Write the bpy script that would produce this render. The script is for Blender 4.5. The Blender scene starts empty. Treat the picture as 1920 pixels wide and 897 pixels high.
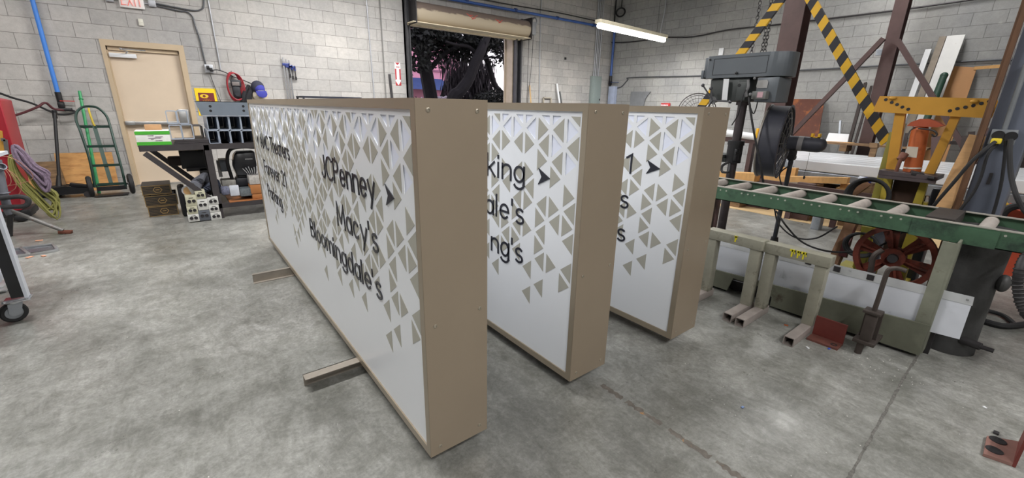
import bpy, bmesh, math, random
from mathutils import Vector, Matrix, Euler
random.seed(7)
SC = bpy.context.scene
COL = SC.collection

# ------------------------------------------------------------------ camera
cam = bpy.data.cameras.new('camera'); cam_o = bpy.data.objects.new('camera', cam); COL.objects.link(cam_o)
cam.sensor_width = 36; cam.lens = 794.05/1920*36; cam.clip_start = .05; cam.clip_end = 400
Rr = (0.7893615646, -0.6136342840, 0.0190075171)
Rd = (-0.1681165885, -0.2458301033, -0.9546226338)
Rf = (0.5904617963, 0.7503469369, -0.2972109374)
cam_o.matrix_world = Matrix(((Rr[0], -Rd[0], -Rf[0], 0), (Rr[1], -Rd[1], -Rf[1], 0), (Rr[2], -Rd[2], -Rf[2], 1.335), (0, 0, 0, 1)))
SC.camera = cam_o

# ------------------------------------------------------------------ world, view
w = bpy.data.worlds.new('dusk_sky'); SC.world = w; w.use_nodes = True
nt = w.node_tree; nt.nodes.clear()
wo = nt.nodes.new('ShaderNodeOutputWorld'); bg = nt.nodes.new('ShaderNodeBackground'); bg.inputs['Strength'].default_value = 2.3
tc = nt.nodes.new('ShaderNodeTexCoord'); sx = nt.nodes.new('ShaderNodeSeparateXYZ'); rp = nt.nodes.new('ShaderNodeValToRGB')
rp.color_ramp.elements[0].position = 0.0; rp.color_ramp.elements[0].color = (1.0, 0.86, 0.84, 1)
rp.color_ramp.elements[1].position = 0.35; rp.color_ramp.elements[1].color = (0.62, 0.60, 0.72, 1)
e = rp.color_ramp.elements.new(.12); e.color = (0.92, 0.88, 0.96, 1)
nt.links.new(tc.outputs['Generated'], sx.inputs[0]); nt.links.new(sx.outputs['Z'], rp.inputs[0])
nt.links.new(rp.outputs[0], bg.inputs[0]); nt.links.new(bg.outputs[0], wo.inputs[0])
SC.view_settings.view_transform = 'Standard'; SC.view_settings.look = 'None'
SC.view_settings.gamma = 1; SC.view_settings.use_curve_mapping = False; SC.view_settings.exposure = 0.0

# ------------------------------------------------------------------ ceiling lamps (fluorescent strips hung over the floor)
def strip_light(name, loc, power, L=2.4, W=.22, along='X', col=(1, .985, .965)):
    l = bpy.data.lights.new(name, 'AREA'); l.shape = 'RECTANGLE'; l.size = L; l.size_y = W; l.energy = power; l.color = col
    o = bpy.data.objects.new(name, l); COL.objects.link(o); o.location = loc
    if along == 'Y': o.rotation_euler = (0, 0, math.pi/2)
    return o
for i, (x, y, z, p) in enumerate([(2.6, 7.0, 3.7, 185), (-2.8, 6.9, 4.0, 62), (8.45, 6.5, 2.9, 190),
                                  (-0.6, 3.6, 4.4, 235), (5.2, 4.6, 4.2, 190), (9.0, 2.2, 4.4, 110),
                                  (-0.6, -2.0, 4.2, 165), (3.2, -2.6, 4.2, 150)]):
    strip_light('fluorescent_strip_lamp', (x, y, z), p)

# ------------------------------------------------------------------ materials
def lin(c):
    return tuple((v/255/12.92 if v/255 <= .04045 else ((v/255+.055)/1.055)**2.4) for v in c) + (1,)
MATS = {}
def M(name, col, rough=.5, metal=0., var=.12, scale=6., bump=.0, bscale=60., col2=None, mix2=(.55, .7), s2=4., spec=.5, emit=None, estr=0., coat=0., alpha=None, stretch=None):
    if name in MATS: return MATS[name]
    m = bpy.data.materials.new(name); m.use_nodes = True; MATS[name] = m
    n = m.node_tree; b = n.nodes['Principled BSDF']
    tc = n.nodes.new('ShaderNodeTexCoord'); src = tc.outputs['Object']
    if stretch:
        mp = n.nodes.new('ShaderNodeMapping'); mp.inputs['Scale'].default_value = stretch
        n.links.new(src, mp.inputs[0]); src = mp.outputs[0]
    no = n.nodes.new('ShaderNodeTexNoise'); no.inputs['Scale'].default_value = scale; no.inputs['Detail'].default_value = 6; no.inputs['Roughness'].default_value = .62
    n.links.new(src, no.inputs[0])
    r = n.nodes.new('ShaderNodeValToRGB'); c = lin(col)
    r.color_ramp.elements[0].position = .3; r.color_ramp.elements[0].color = tuple(v*(1-var) for v in c[:3])+(1,)
    r.color_ramp.elements[1].position = .7; r.color_ramp.elements[1].color = tuple(min(1, v*(1+var)) for v in c[:3])+(1,)
    n.links.new(no.outputs[0], r.inputs[0]); out = r.outputs[0]
    if col2:
        n2 = n.nodes.new('ShaderNodeTexNoise'); n2.inputs['Scale'].default_value = s2; n2.inputs['Detail'].default_value = 8; n2.inputs['Roughness'].default_value = .7
        n.links.new(src, n2.inputs[0])
        r2 = n.nodes.new('ShaderNodeValToRGB'); r2.color_ramp.elements[0].position = mix2[0]; r2.color_ramp.elements[1].position = mix2[1]
        n.links.new(n2.outputs[0], r2.inputs[0])
        mx = n.nodes.new('ShaderNodeMix'); mx.data_type = 'RGBA'; n.links.new(r2.outputs[0], mx.inputs[0])
        n.links.new(out, mx.inputs[6]); mx.inputs[7].default_value = lin(col2); out = mx.outputs[2]
    n.links.new(out, b.inputs['Base Color'])
    b.inputs['Roughness'].default_value = rough; b.inputs['Metallic'].default_value = metal; b.inputs['Specular IOR Level'].default_value = spec
    if coat: b.inputs['Coat Weight'].default_value = coat; b.inputs['Coat Roughness'].default_value = .1
    if emit: b.inputs['Emission Color'].default_value = lin(emit); b.inputs['Emission Strength'].default_value = estr
    if bump:
        nb = n.nodes.new('ShaderNodeTexNoise'); nb.inputs['Scale'].default_value = bscale; nb.inputs['Detail'].default_value = 4
        n.links.new(src, nb.inputs[0])
        bp = n.nodes.new('ShaderNodeBump'); bp.inputs['Strength'].default_value = bump; bp.inputs['Distance'].default_value = .01
        n.links.new(nb.outputs[0], bp.inputs['Height']); n.links.new(bp.outputs[0], b.inputs['Normal'])
    return m

def block_mat(name, axis, off, c1, c2, cm, seed=0.):
    m = bpy.data.materials.new(name); m.use_nodes = True; n = m.node_tree; b = n.nodes['Principled BSDF']; L = n.links.new
    tc = n.nodes.new('ShaderNodeTexCoord'); s = n.nodes.new('ShaderNodeSeparateXYZ'); L(tc.outputs['Object'], s.inputs[0])
    cb = n.nodes.new('ShaderNodeCombineXYZ'); L(s.outputs[axis], cb.inputs[0]); L(s.outputs['Z'], cb.inputs[1])
    mp = n.nodes.new('ShaderNodeMapping'); mp.inputs['Location'].default_value = (off[0], off[1], 0); L(cb.outputs[0], mp.inputs[0])
    wn = n.nodes.new('ShaderNodeTexNoise'); wn.inputs['Scale'].default_value = 9; L(mp.outputs[0], wn.inputs[0])
    wv = n.nodes.new('ShaderNodeVectorMath'); wv.operation = 'SCALE'; L(wn.outputs['Color'], wv.inputs[0]); wv.inputs['Scale'].default_value = .010
    ad = n.nodes.new('ShaderNodeVectorMath'); ad.operation = 'ADD'; L(mp.outputs[0], ad.inputs[0]); L(wv.outputs[0], ad.inputs[1])
    br = n.nodes.new('ShaderNodeTexBrick'); br.inputs['Scale'].default_value = 1; br.inputs['Brick Width'].default_value = .4064; br.inputs['Row Height'].default_value = .2032
    br.inputs['Mortar Size'].default_value = .0045; br.inputs['Mortar Smooth'].default_value = .5; br.offset = .5; br.inputs['Bias'].default_value = -.1
    br.inputs['Color1'].default_value = lin(c1); br.inputs['Color2'].default_value = lin(c2); br.inputs['Mortar'].default_value = lin(cm)
    L(ad.outputs[0], br.inputs[0])
    # broad stains, fine pitting, white efflorescence
    def noise(sc, det=5, ro=.6):
        t = n.nodes.new('ShaderNodeTexNoise'); t.inputs['Scale'].default_value = sc; t.inputs['Detail'].default_value = det; t.inputs['Roughness'].default_value = ro; L(tc.outputs['Object'], t.inputs[0]); return t
    def ramp(src, a, b_, ca, cb_):
        r = n.nodes.new('ShaderNodeValToRGB'); r.color_ramp.elements[0].position = a; r.color_ramp.elements[1].position = b_; r.color_ramp.elements[0].color = ca; r.color_ramp.elements[1].color = cb_; L(src, r.inputs[0]); return r
    def mix(mode, fac, a, b_):
        x = n.nodes.new('ShaderNodeMix'); x.data_type = 'RGBA'; x.blend_type = mode
        if isinstance(fac, (int, float)): x.inputs[0].default_value = fac
        else: L(fac, x.inputs[0])
        L(a, x.inputs[6])
        if isinstance(b_, tuple): x.inputs[7].default_value = b_
        else: L(b_, x.inputs[7])
        return x.outputs[2]
    o = br.outputs['Color']
    o = mix('MULTIPLY', 1., o, ramp(noise(.9, 4).outputs[0], .3, .7, (.80, .81, .83, 1), (1.08, 1.07, 1.05, 1)).outputs[0])
    o = mix('MULTIPLY', 1., o, ramp(noise(14, 8, .75).outputs[0], .3, .7, (.86, .86, .86, 1), (1.08, 1.08, 1.08, 1)).outputs[0])
    o = mix('MIX', ramp(noise(3.2, 6, .7).outputs[0], .64, .74, (0, 0, 0, 1), (.45, .45, .45, 1)).outputs[0], o, lin((205, 203, 198)))
    pit = noise(120, 3, .8); o = mix('MULTIPLY', 1., o, ramp(pit.outputs[0], .3, .42, (.62, .61, .6, 1), (1, 1, 1, 1)).outputs[0])
    L(o, b.inputs['Base Color']); b.inputs['Roughness'].default_value = .93; b.inputs['Specular IOR Level'].default_value = .25
    bp = n.nodes.new('ShaderNodeBump'); bp.inputs['Strength'].default_value = .55; bp.inputs['Distance'].default_value = .012; bp.invert = True; L(br.outputs['Fac'], bp.inputs['Height'])
    b2 = n.nodes.new('ShaderNodeBump'); b2.inputs['Strength'].default_value = .35; b2.inputs['Distance'].default_value = .006; L(noise(70, 5, .7).outputs[0], b2.inputs['Height']); L(bp.outputs[0], b2.inputs['Normal'])
    L(b2.outputs[0], b.inputs['Normal']); return m

def concrete_mat():
    m = bpy.data.materials.new('polished_concrete'); m.use_nodes = True; n = m.node_tree; b = n.nodes['Principled BSDF']; L = n.links.new
    tc = n.nodes.new('ShaderNodeTexCoord')
    def noise(sc, det=6, ro=.65, dist=0., st=None):
        t = n.nodes.new('ShaderNodeTexNoise'); t.inputs['Scale'].default_value = sc; t.inputs['Detail'].default_value = det; t.inputs['Roughness'].default_value = ro; t.inputs['Distortion'].default_value = dist
        if st:
            mp = n.nodes.new('ShaderNodeMapping'); mp.inputs['Scale'].default_value = st; L(tc.outputs['Object'], mp.inputs[0]); L(mp.outputs[0], t.inputs[0])
        else: L(tc.outputs['Object'], t.inputs[0])
        return t
    def ramp(src, a, b_, ca, cb_):
        r = n.nodes.new('ShaderNodeValToRGB'); r.color_ramp.elements[0].position = a; r.color_ramp.elements[1].position = b_; r.color_ramp.elements[0].color = ca; r.color_ramp.elements[1].color = cb_; L(src, r.inputs[0]); return r
    def mix(mode, fac, a, b_):
        x = n.nodes.new('ShaderNodeMix'); x.data_type = 'RGBA'; x.blend_type = mode
        if isinstance(fac, (int, float)): x.inputs[0].default_value = fac
        else: L(fac, x.inputs[0])
        L(a, x.inputs[6])
        if isinstance(b_, tuple): x.inputs[7].default_value = b_
        else: L(b_, x.inputs[7])
        return x.outputs[2]
    o = ramp(noise(1.1, 8, .62, .3).outputs[0], .3, .72, lin((106, 106, 102)), lin((166, 166, 163))).outputs[0]
    o = mix('MULTIPLY', 1., o, ramp(noise(4.2, 9, .74, .9).outputs[0], .34, .66, (.70, .70, .67, 1), (1.16, 1.16, 1.16, 1)).outputs[0])
    o = mix('MULTIPLY', 1., o, ramp(noise(13, 8, .78, 1.4, (1, .35, 1)).outputs[0], .38, .62, (.80, .80, .78, 1), (1.12, 1.12, 1.12, 1)).outputs[0])
    o = mix('MULTIPLY', 1., o, ramp(noise(60, 6, .8).outputs[0], .36, .64, (.80, .80, .80, 1), (1.14, 1.14, 1.14, 1)).outputs[0])
    scr_ = noise(2.2, 2, .4, 2.2, (9, 1.2, 1)); o = mix('MIX', ramp(scr_.outputs[0], .498, .502, (.0, .0, .0, 1), (.22, .22, .22, 1)).outputs[0] if False else ramp(noise(30, 2, .3, 0, (1, 14, 1)).outputs[0], .70, .78, (0, 0, 0, 1), (.3, .3, .3, 1)).outputs[0], o, lin((200, 200, 196)))
    o = mix('MIX', ramp(noise(2.3, 7, .7, 1.2).outputs[0], .60, .78, (0, 0, 0, 1), (.5, .5, .5, 1)).outputs[0], o, lin((92, 90, 84)))
    # thin scratches
    o = mix('MULTIPLY', 1., o, ramp(noise(9, 3, .5, 3.).outputs[0], .488, .5, (1, 1, 1, 1), (.90, .90, .90, 1)).outputs[0])
    L(o, b.inputs['Base Color'])
    rr = ramp(noise(3.5, 7, .7).outputs[0], .3, .75, (.24, .24, .24, 1), (.5, .5, .5, 1)); L(rr.outputs[0], b.inputs['Roughness'])
    b.inputs['Specular IOR Level'].default_value = .55
    bp = n.nodes.new('ShaderNodeBump'); bp.inputs['Strength'].default_value = .12; bp.inputs['Distance'].default_value = .004; L(noise(22, 6, .7).outputs[0], bp.inputs['Height']); L(bp.outputs[0], b.inputs['Normal'])
    return m

# ------------------------------------------------------------------ mesh helpers
PI = math.pi
def V(*a): return Vector(a if len(a) > 1 else a[0])
def frame_of(d, up=(0, 0, 1)):
    z = V(d).normalized(); u = V(up)
    if abs(z.dot(u.normalized())) > .98: u = V(1, 0, 0) if abs(z.x) < .9 else V(0, 1, 0)
    x = u.cross(z).normalized(); y = z.cross(x).normalized()
    return Matrix((x, y, z)).transposed()
class MB:
    def __init__(s): s.bm = bmesh.new(); s.mi = 0
    def _new(s, vs, fs):
        v = [s.bm.verts.new(p) for p in vs]; out = []
        for f in fs:
            try: q = s.bm.faces.new([v[i] for i in f]); q.material_index = s.mi; out.append(q)
            except ValueError: pass
        return v, out
    def _bev(s, vs, r, seg=2):
        es = list({e for v in vs for e in v.link_edges})
        g = bmesh.ops.bevel(s.bm, geom=es, offset=r, segments=seg, profile=.5, affect='EDGES', clamp_overlap=True)
        for f in g['faces']: f.material_index = s.mi
    def obox(s, c, d, R=None, bev=0., seg=2):
        R = R or Matrix.Identity(3); c = V(c)
        vs = [c + R @ V(x*d[0]/2, y*d[1]/2, z*d[2]/2) for x in (-1, 1) for y in (-1, 1) for z in (-1, 1)]
        v, f = s._new(vs, [(0, 1, 3, 2), (4, 6, 7, 5), (0, 4, 5, 1), (2, 3, 7, 6), (0, 2, 6, 4), (1, 5, 7, 3)])
        if bev: s._bev(v, bev, seg)
        return s
    def box(s, x0, x1, y0, y1, z0, z1, bev=0., seg=2):
        return s.obox(((x0+x1)/2, (y0+y1)/2, (z0+z1)/2), (abs(x1-x0), abs(y1-y0), abs(z1-z0)), None, bev, seg)
    def bar(s, p0, p1, w, h, up=(0, 0, 1), bev=0.):
        p0, p1 = V(p0), V(p1); return s.obox((p0+p1)/2, (w, h, (p1-p0).length), frame_of(p1-p0, up), bev)
    def cyl(s, p0, p1, r, r1=None, n=20, cap=True):
        p0, p1 = V(p0), V(p1); r1 = r if r1 is None else r1; R = frame_of(p1-p0)
        vs = [p0 + R @ V(r*math.cos(2*PI*i/n), r*math.sin(2*PI*i/n), 0) for i in range(n)] + [p1 + R @ V(r1*math.cos(2*PI*i/n), r1*math.sin(2*PI*i/n), 0) for i in range(n)]
        fs = [(i, (i+1) % n, n+(i+1) % n, n+i) for i in range(n)]
        if cap: fs += [tuple(range(n-1, -1, -1)), tuple(range(n, 2*n))]
        s._new(vs, fs); return s
    def pipe(s, p0, p1, r, t, n=24):   # hollow straight tube
        p0, p1 = V(p0), V(p1); R = frame_of(p1-p0); vs = []
        for p, q in ((p0, r), (p1, r), (p1, r-t), (p0, r-t)): vs += [p + R @ V(q*math.cos(2*PI*i/n), q*math.sin(2*PI*i/n), 0) for i in range(n)]
        s._new(vs, [(k*n+i, k*n+(i+1) % n, ((k+1) % 4)*n+(i+1) % n, ((k+1) % 4)*n+i) for k in range(4) for i in range(n)]); return s
    def rtube(s, p0, p1, w, h, t, up=(0, 0, 1), rc=.0):   # hollow rectangular tube
        p0, p1 = V(p0), V(p1); R = frame_of(p1-p0, up)
        def ring(p, w, h, r):
            o = []
            for cx, cy, a0 in ((w/2-r, h/2-r, 0), (-w/2+r, h/2-r, 90), (-w/2+r, -h/2+r, 180), (w/2-r, -h/2+r, 270)):
                for k in range(4): a = math.radians(a0+30*k); o.append(p + R @ V(cx+r*math.cos(a), cy+r*math.sin(a), 0))
            return o
        rc = rc or min(w, h)*.12; vs = ring(p0, w, h, rc)+ring(p1, w, h, rc)+ring(p1, w-2*t, h-2*t, max(rc-t, rc*.3))+ring(p0, w-2*t, h-2*t, max(rc-t, rc*.3)); n = 16
        s._new(vs, [(k*n+i, k*n+(i+1) % n, ((k+1) % 4)*n+(i+1) % n, ((k+1) % 4)*n+i) for k in range(4) for i in range(n)]); return s
    def tube(s, pts, r, n=8, closed=False, smooth=True, cap=True, sub=6):
        P = [V(p) for p in pts]
        if smooth and len(P) > 2:
            Q = []; m = len(P); rng = range(m if closed else m-1)
            for i in rng:
                a, b, c, d = (P[(i-1) % m] if closed or i else P[0]*2-P[1]), P[i], P[(i+1) % m], (P[(i+2) % m] if closed or i+2 < m else P[-1]*2-P[-2])
                for k in range(sub):
                    t = k/sub; Q.append(.5*((2*b)+(c-a)*t+(2*a-5*b+4*c-d)*t*t+(-a+3*b-3*c+d)*t**3))
            if not closed: Q.append(P[-1])
            P = Q
        m = len(P); rs = r if isinstance(r, (list, tuple)) else None
        prev = None; rings = []
        for i, p in enumerate(P):
            t = (P[(i+1) % m]-P[(i-1) % m]) if closed or 0 < i < m-1 else (P[1]-P[0] if i == 0 else P[-1]-P[-2])
            if t.length < 1e-9: t = V(0, 0, 1)
            t.normalize()
            if prev is None: x = frame_of(t).col[0].copy()
            else:
                x = prev-t*prev.dot(t)
                if x.length < 1e-6: x = frame_of(t).col[0].copy()
                x.normalize()
            prev = x; y = t.cross(x); rr = r if rs is None else rs[0]+(rs[1]-rs[0])*i/(m-1)
            rings.append([s.bm.verts.new(p+x*rr*math.cos(2*PI*k/n)+y*rr*math.sin(2*PI*k/n)) for k in range(n)])
        for i in range(m if closed else m-1):
            A, B = rings[i], rings[(i+1) % m]
            for k in range(n):
                f = s.bm.faces.new((A[k], A[(k+1) % n], B[(k+1) % n], B[k])); f.material_index = s.mi
        if not closed and cap:
            for q in (rings[0][::-1], rings[-1]): f = s.bm.faces.new(q); f.material_index = s.mi
        return s
    def prism(s, pts, axis, a, b, bev=0.):   # polygon in the plane across `axis`, extruded from a to b
        def mk(u, v, t): return {'X': (t, u, v), 'Y': (u, t, v), 'Z': (u, v, t)}[axis]
        n = len(pts); v, f = s._new([mk(u, q, a) for u, q in pts]+[mk(u, q, b) for u, q in pts], [tuple(range(n))[::-1], tuple(range(n, 2*n))]+[(i, (i+1) % n, n+(i+1) % n, n+i) for i in range(n)])
        if bev: s._bev(v, bev)
        return s
    def slab(s, pts, t):   # planar 3D polygon given thickness t (vector)
        t = V(t); n = len(pts); s._new([V(p) for p in pts]+[V(p)+t for p in pts], [tuple(range(n))[::-1], tuple(range(n, 2*n))]+[(i, (i+1) % n, n+(i+1) % n, n+i) for i in range(n)]); return s
    def lathe(s, prof, p0=(0, 0, 0), axis=(0, 0, 1), n=28, close=False):
        p0 = V(p0); R = frame_of(axis); rings = []
        for r, h in prof: rings.append([s.bm.verts.new(p0 + R @ V(r*math.cos(2*PI*i/n), r*math.sin(2*PI*i/n), h)) for i in range(n)] if r > 1e-6 else [s.bm.verts.new(p0 + R @ V(0, 0, h))])
        pr = list(zip(rings, rings[1:]))+([(rings[-1], rings[0])] if close else [])
        for A, B in pr:
            for i in range(n):
                j = (i+1) % n
                q = [A[i % len(A)], A[j % len(A)], B[j % len(B)], B[i % len(B)]]; u = []
                for x in q:
                    if x not in u: u.append(x)
                if len(u) > 2:
                    try: f = s.bm.faces.new(u); f.material_index = s.mi
                    except ValueError: pass
        return s
    def torus(s, c, axis, R_, r, n=28, m=8, sc=(1, 1)):
        F = frame_of(axis); c = V(c)
        s.tube([c + F @ V(R_*sc[0]*math.cos(2*PI*i/n), R_*sc[1]*math.sin(2*PI*i/n), 0) for i in range(n)], r, m, closed=True, smooth=False); return s
    def ball(s, c, r, sc=(1, 1, 1), n=16, R=None, jit=0.):
        M4 = Matrix.Translation(c) @ (R.to_4x4() if R else Matrix.Identity(4)) @ Matrix.Diagonal((r*sc[0], r*sc[1], r*sc[2], 1))
        g = bmesh.ops.create_uvsphere(s.bm, u_segments=n, v_segments=max(6, n//2), radius=1, matrix=M4)
        for v in g['verts']:
            if jit: v.co += V(random.uniform(-1, 1), random.uniform(-1, 1), random.uniform(-1, 1))*jit
            for f in v.link_faces: f.material_index = s.mi
        return s
    def build(s, name, mats, parent=None, smooth=True, origin=None, ang=35):
        bmesh.ops.recalc_face_normals(s.bm, faces=s.bm.faces[:])
        o = V(parent.get('_o', (0, 0, 0))) if parent is not None else V(origin or (0, 0, 0))
        if o.length: bmesh.ops.translate(s.bm, verts=s.bm.verts[:], vec=-o)
        me = bpy.data.meshes.new(name); s.bm.to_mesh(me); s.bm.free()
        for m in (mats if isinstance(mats, (list, tuple)) else [mats]): me.materials.append(m)
        if smooth: me.shade_smooth(); me.set_sharp_from_angle(angle=math.radians(ang))
        ob = bpy.data.objects.new(name, me); COL.objects.link(ob)
        if parent is not None: ob.parent = parent; ob['_o'] = tuple(o)
        else: ob.location = o; ob['_o'] = tuple(o)
        return ob
def thing(name, label, cat, loc=(0, 0, 0), group=None):
    o = bpy.data.objects.new(name, None); o.empty_display_size = .1; COL.objects.link(o); o.location = loc; o['_o'] = tuple(loc)
    o['label'] = label; o['category'] = cat
    if group: o['group'] = group
    return o
def tag(o, label, cat, group=None, kind=None):
    o['label'] = label; o['category'] = cat
    if group: o['group'] = group
    if kind: o['kind'] = kind
    return o
def struct(mb, name, mats, parent=None):
    o = mb.build(name, mats, parent, smooth=False)
    if parent is None: o['kind'] = 'structure'
    return o
def solo(mb, name, mats, label, cat, loc, group=None, smooth=True):   # a thing that is one mesh
    return tag(mb.build(name, mats, None, smooth, origin=loc), label, cat, group)
def dup(root, loc, label, rotz=None):
    def cp(o, par):
        c = o.copy(); COL.objects.link(c); c.parent = par
        for ch in o.children: cp(ch, c)
        return c
    r = cp(root, None); r.location = loc; r['_o'] = tuple(loc); r['label'] = label
    if rotz is not None: r.rotation_euler = (0, 0, rotz)
    return r

steel_dark = M('dark_steel', (62, 60, 62), .5, .5, .25, 8, .1)
steel_black = M('black_paint', (26, 26, 29), .45, .0, .3, 9)
rubber = M('black_rubber', (30, 30, 32), .7, 0, .2, 12)
chrome = M('bright_steel', (200, 202, 206), .25, .9, .08, 10)
galv = M('galvanised_steel', (168, 173, 180), .38, .75, .12, 5, .05, 30, (140, 147, 156), (.45, .65), 7)
white_p = M('white_paint', (225, 227, 230), .4, 0, .04, 5)
brown_p = M('brown_column_paint', (82, 62, 60), .5, .1, .14, 5, .1, 40)

# ================================================================== THE ROOM
bw = block_mat('concrete_block_back_wall', 'X', (1.472-.4064, -.15, 0), (190, 187, 184), (173, 171, 169), (146, 143, 140))
rw = block_mat('concrete_block_right_wall', 'Y', (.12, -.15, 0), (168, 168, 166), (158, 158, 157), (128, 127, 125))
RX, BY = 10.9, 9.15
f = MB(); f.box(-6.2, 11.3, -5.2, BY+.4, -.2, 0)
floor = struct(f, 'floor', concrete_mat())
g = MB()
g.box(-6, -.627, BY, BY+.3, 0, 6); g.box(.369, 4.25, BY, BY+.3, 0, 6); g.box(7.13, 11.2, BY, BY+.3, 0, 6)
g.box(-.627, .369, BY, BY+.3, 2.185, 6); g.box(4.25, 7.13, BY, BY+.3, 3.05, 6)
g.box(3.70, 4.17, BY-.035, BY, 0, 6)
wall_back = struct(g, 'wall_back', bw)
g = MB(); g.box(RX, RX+.3, -5, BY, 0, 6); wall_right = struct(g, 'wall_right', rw)
lw = block_mat('concrete_block_left_wall', 'Y', (0, -.15, 0), (176, 175, 170), (156, 156, 152), (125, 124, 120))
g = MB(); g.box(-6.2, -6, -5, BY, 0, 6); wall_left = struct(g, 'wall_left', lw)
g = MB(); g.box(-6, RX, -5.2, -5, 0, 6); wall_front = struct(g, 'wall_front', bw)
g = MB(); g.box(-6.2, 11.3, -5.2, BY+.4, 6, 6.2); ceiling = struct(g, 'ceiling', M('ceiling_panels', (190, 190, 188), .9))
# control joint beside the pier
g = MB(); g.box(3.69, 3.71, BY-.04, BY-.034, 0, 6); struct(g, 'trim_1', M('joint_sealant', (120, 120, 118), .9))
# sawn floor joint filled with grit
g = MB()
pts = [(-6, .205), (1.6, .196), (1.9, .203), (2.2, .212), (2.5, .219), (2.92, .231), (4, .235), (10.9, .24)]
JW = [(.003+.005*random.random(), .003+.005*random.random()) for _ in range(97)]
for i, ((x0, y0), (x1, y1)) in enumerate(zip(pts, pts[1:])):
    m = max(1, int((x1-x0)/.02))
    for k in range(m):
        a, b = k/m, (k+1)/m; w0, w1 = (JW[(round((x0+(x1-x0)*q)*50)) % 97] for q in (a, b)); xa_, xb_, ya_, yb_ = x0+(x1-x0)*a, x0+(x1-x0)*b, y0+(y1-y0)*a, y0+(y1-y0)*b
        g._new([(xa_, ya_-w0[0], .0008), (xb_, yb_-w1[0], .0008), (xb_, yb_+w1[1], .0008), (xa_, ya_+w0[1], .0008)], [(0, 1, 2, 3)])
struct(g, 'trim_2', M('joint_grit', (98, 96, 92), .95, 0, .5, 60))

# worn strip of old floor tape
tape_m = M('old_tape_residue', (104, 98, 92), .8, 0, .3, 30, 0, 60, (168, 128, 84), (.60, .66), 14)
g = MB(); A_, B_ = V((1.501, 1.150, 0.000)), V((1.488, 0.430, 0.000)); d_ = (B_-A_).normalized(); n_ = V(-d_.y, d_.x, 0); L_ = (B_-A_).length; k = 0; x = 0
w0 = (.012, .012)
while x < L_:
    w1 = (.004+.016*random.random(), .004+.016*random.random()); x1 = min(L_, x+.012)
    if math.sin(x*31)+math.sin(x*83) > -1.2: g._new([A_+d_*x-n_*w0[0]+V(0, 0, .0006), A_+d_*x1-n_*w1[0]+V(0, 0, .0006), A_+d_*x1+n_*w1[1]+V(0, 0, .0006), A_+d_*x+n_*w0[1]+V(0, 0, .0006)], [(0, 1, 2, 3)])
    w0 = w1; x = x1
struct(g, 'trim_4', tape_m)
# ---- steel door
door_c = M('beige_door_paint', (210, 192, 170), .45, 0, .04, 3, .03, 20)
dfr = M('beige_frame_paint', (190, 170, 142), .5, 0, .06, 4)
g = MB(); g.box(-.574, .297, BY+.06, BY+.105, .01, 2.05); g_door = struct(g, 'door_1', door_c)
g = MB(); g.box(-.627, -.574, BY-.015, BY+.14, 0, 2.185); g.box(.297, .369, BY-.015, BY+.14, 0, 2.185); g.box(-.574, .297, BY-.015, BY+.14, 2.1, 2.185)
g.box(-.574, -.56, BY+.03, BY+.12, 0, 2.1); g.box(.283, .297, BY+.03, BY+.12, 0, 2.1); g.box(-.574, .297, BY+.03, BY+.12, 2.045, 2.1)
g.build('door_frame', dfr, g_door, False)
g = MB(); g.box(-.60, .34, BY+.14, BY+.28, 0, 2.2); g.build('door_backing', M('dark_gap', (40, 36, 32), .9), g_door, False)
g = MB(); g.box(-.557, -.24, BY-.0, BY+.055, 1.945, 2.005, .006)
cl = g.build('door_closer', white_p, g_door)
g = MB(); g.tube([(-.36, BY+.02, 2.01), (-.33, BY-.05, 2.03), (-.40, BY-.12, 2.055)], .008, 6, smooth=False); g.tube([(-.40, BY-.12, 2.06), (-.12, BY-.02, 2.062)], .009, 6, smooth=False); g.ball((-.40, BY-.12, 2.058), .018, n=10); g.build('closer_arm', chrome, cl)
g = MB(); g.box(-.545, .19, BY-.02, BY+.05, .958, 1.005, .006); g.box(-.56, -.44, BY-.03, BY+.06, .95, 1.012, .006); g.build('push_bar', M('satin_aluminium', (176, 176, 176), .35, .8), g_door)
g = MB(); g.box(.13, .27, BY-.03, BY+.06, .93, 1.2, .008); g.build('latch_case', M('satin_aluminium', (176, 176, 176), .35, .8), g_door)
g = MB(); g.box(-.60, .34, BY-.05, BY+.06, 0, .012); g.build('threshold', M('satin_aluminium', (176, 176, 176), .35, .8), g_door, False)

# ---- roll-up door, open
rd_col = M('roller_curtain_paint', (168, 152, 128), .5, .1, .06, 3, 0, 60)
g = MB(); g.box(4.19, 4.275, BY-.08, BY, 0, 3.42); g.box(4.275, 4.30, BY-.10, BY+.1, 0, 3.42); g.box(4.19, 4.205, BY-.16, BY, 0, 3.42)
d2 = struct(g, 'door_2', M('dark_track_paint', (66, 66, 70), .5, .2, .2, 6))
g = MB(); g.box(7.13, 7.16, BY-.12, BY+.1, 0, 3.0); g.box(7.16, 7.32, BY-.03, BY, 0, 3.0); g.box(7.26, 7.30, BY-.14, BY, 0, 3.0); g.build('guide_track', M('dark_track_paint', (66, 66, 70)), d2, False)
g = MB(); g.box(7.10, 7.132, BY+.01, BY+.31, 0, 3.05); g.box(7.06, 7.132, BY+.27, BY+.31, 0, 3.05); g.build('jamb', M('jamb_paint', (178, 164, 146), .6), d2, False)
cy, cz = BY-.22, 3.17
g = MB(); n = 40; prof = []
for i in range(n+1): prof.append((.205+.0035*(i % 2), 0))
g.cyl((4.31, cy, cz), (7.33, cy, cz), .205, n=40)
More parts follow.
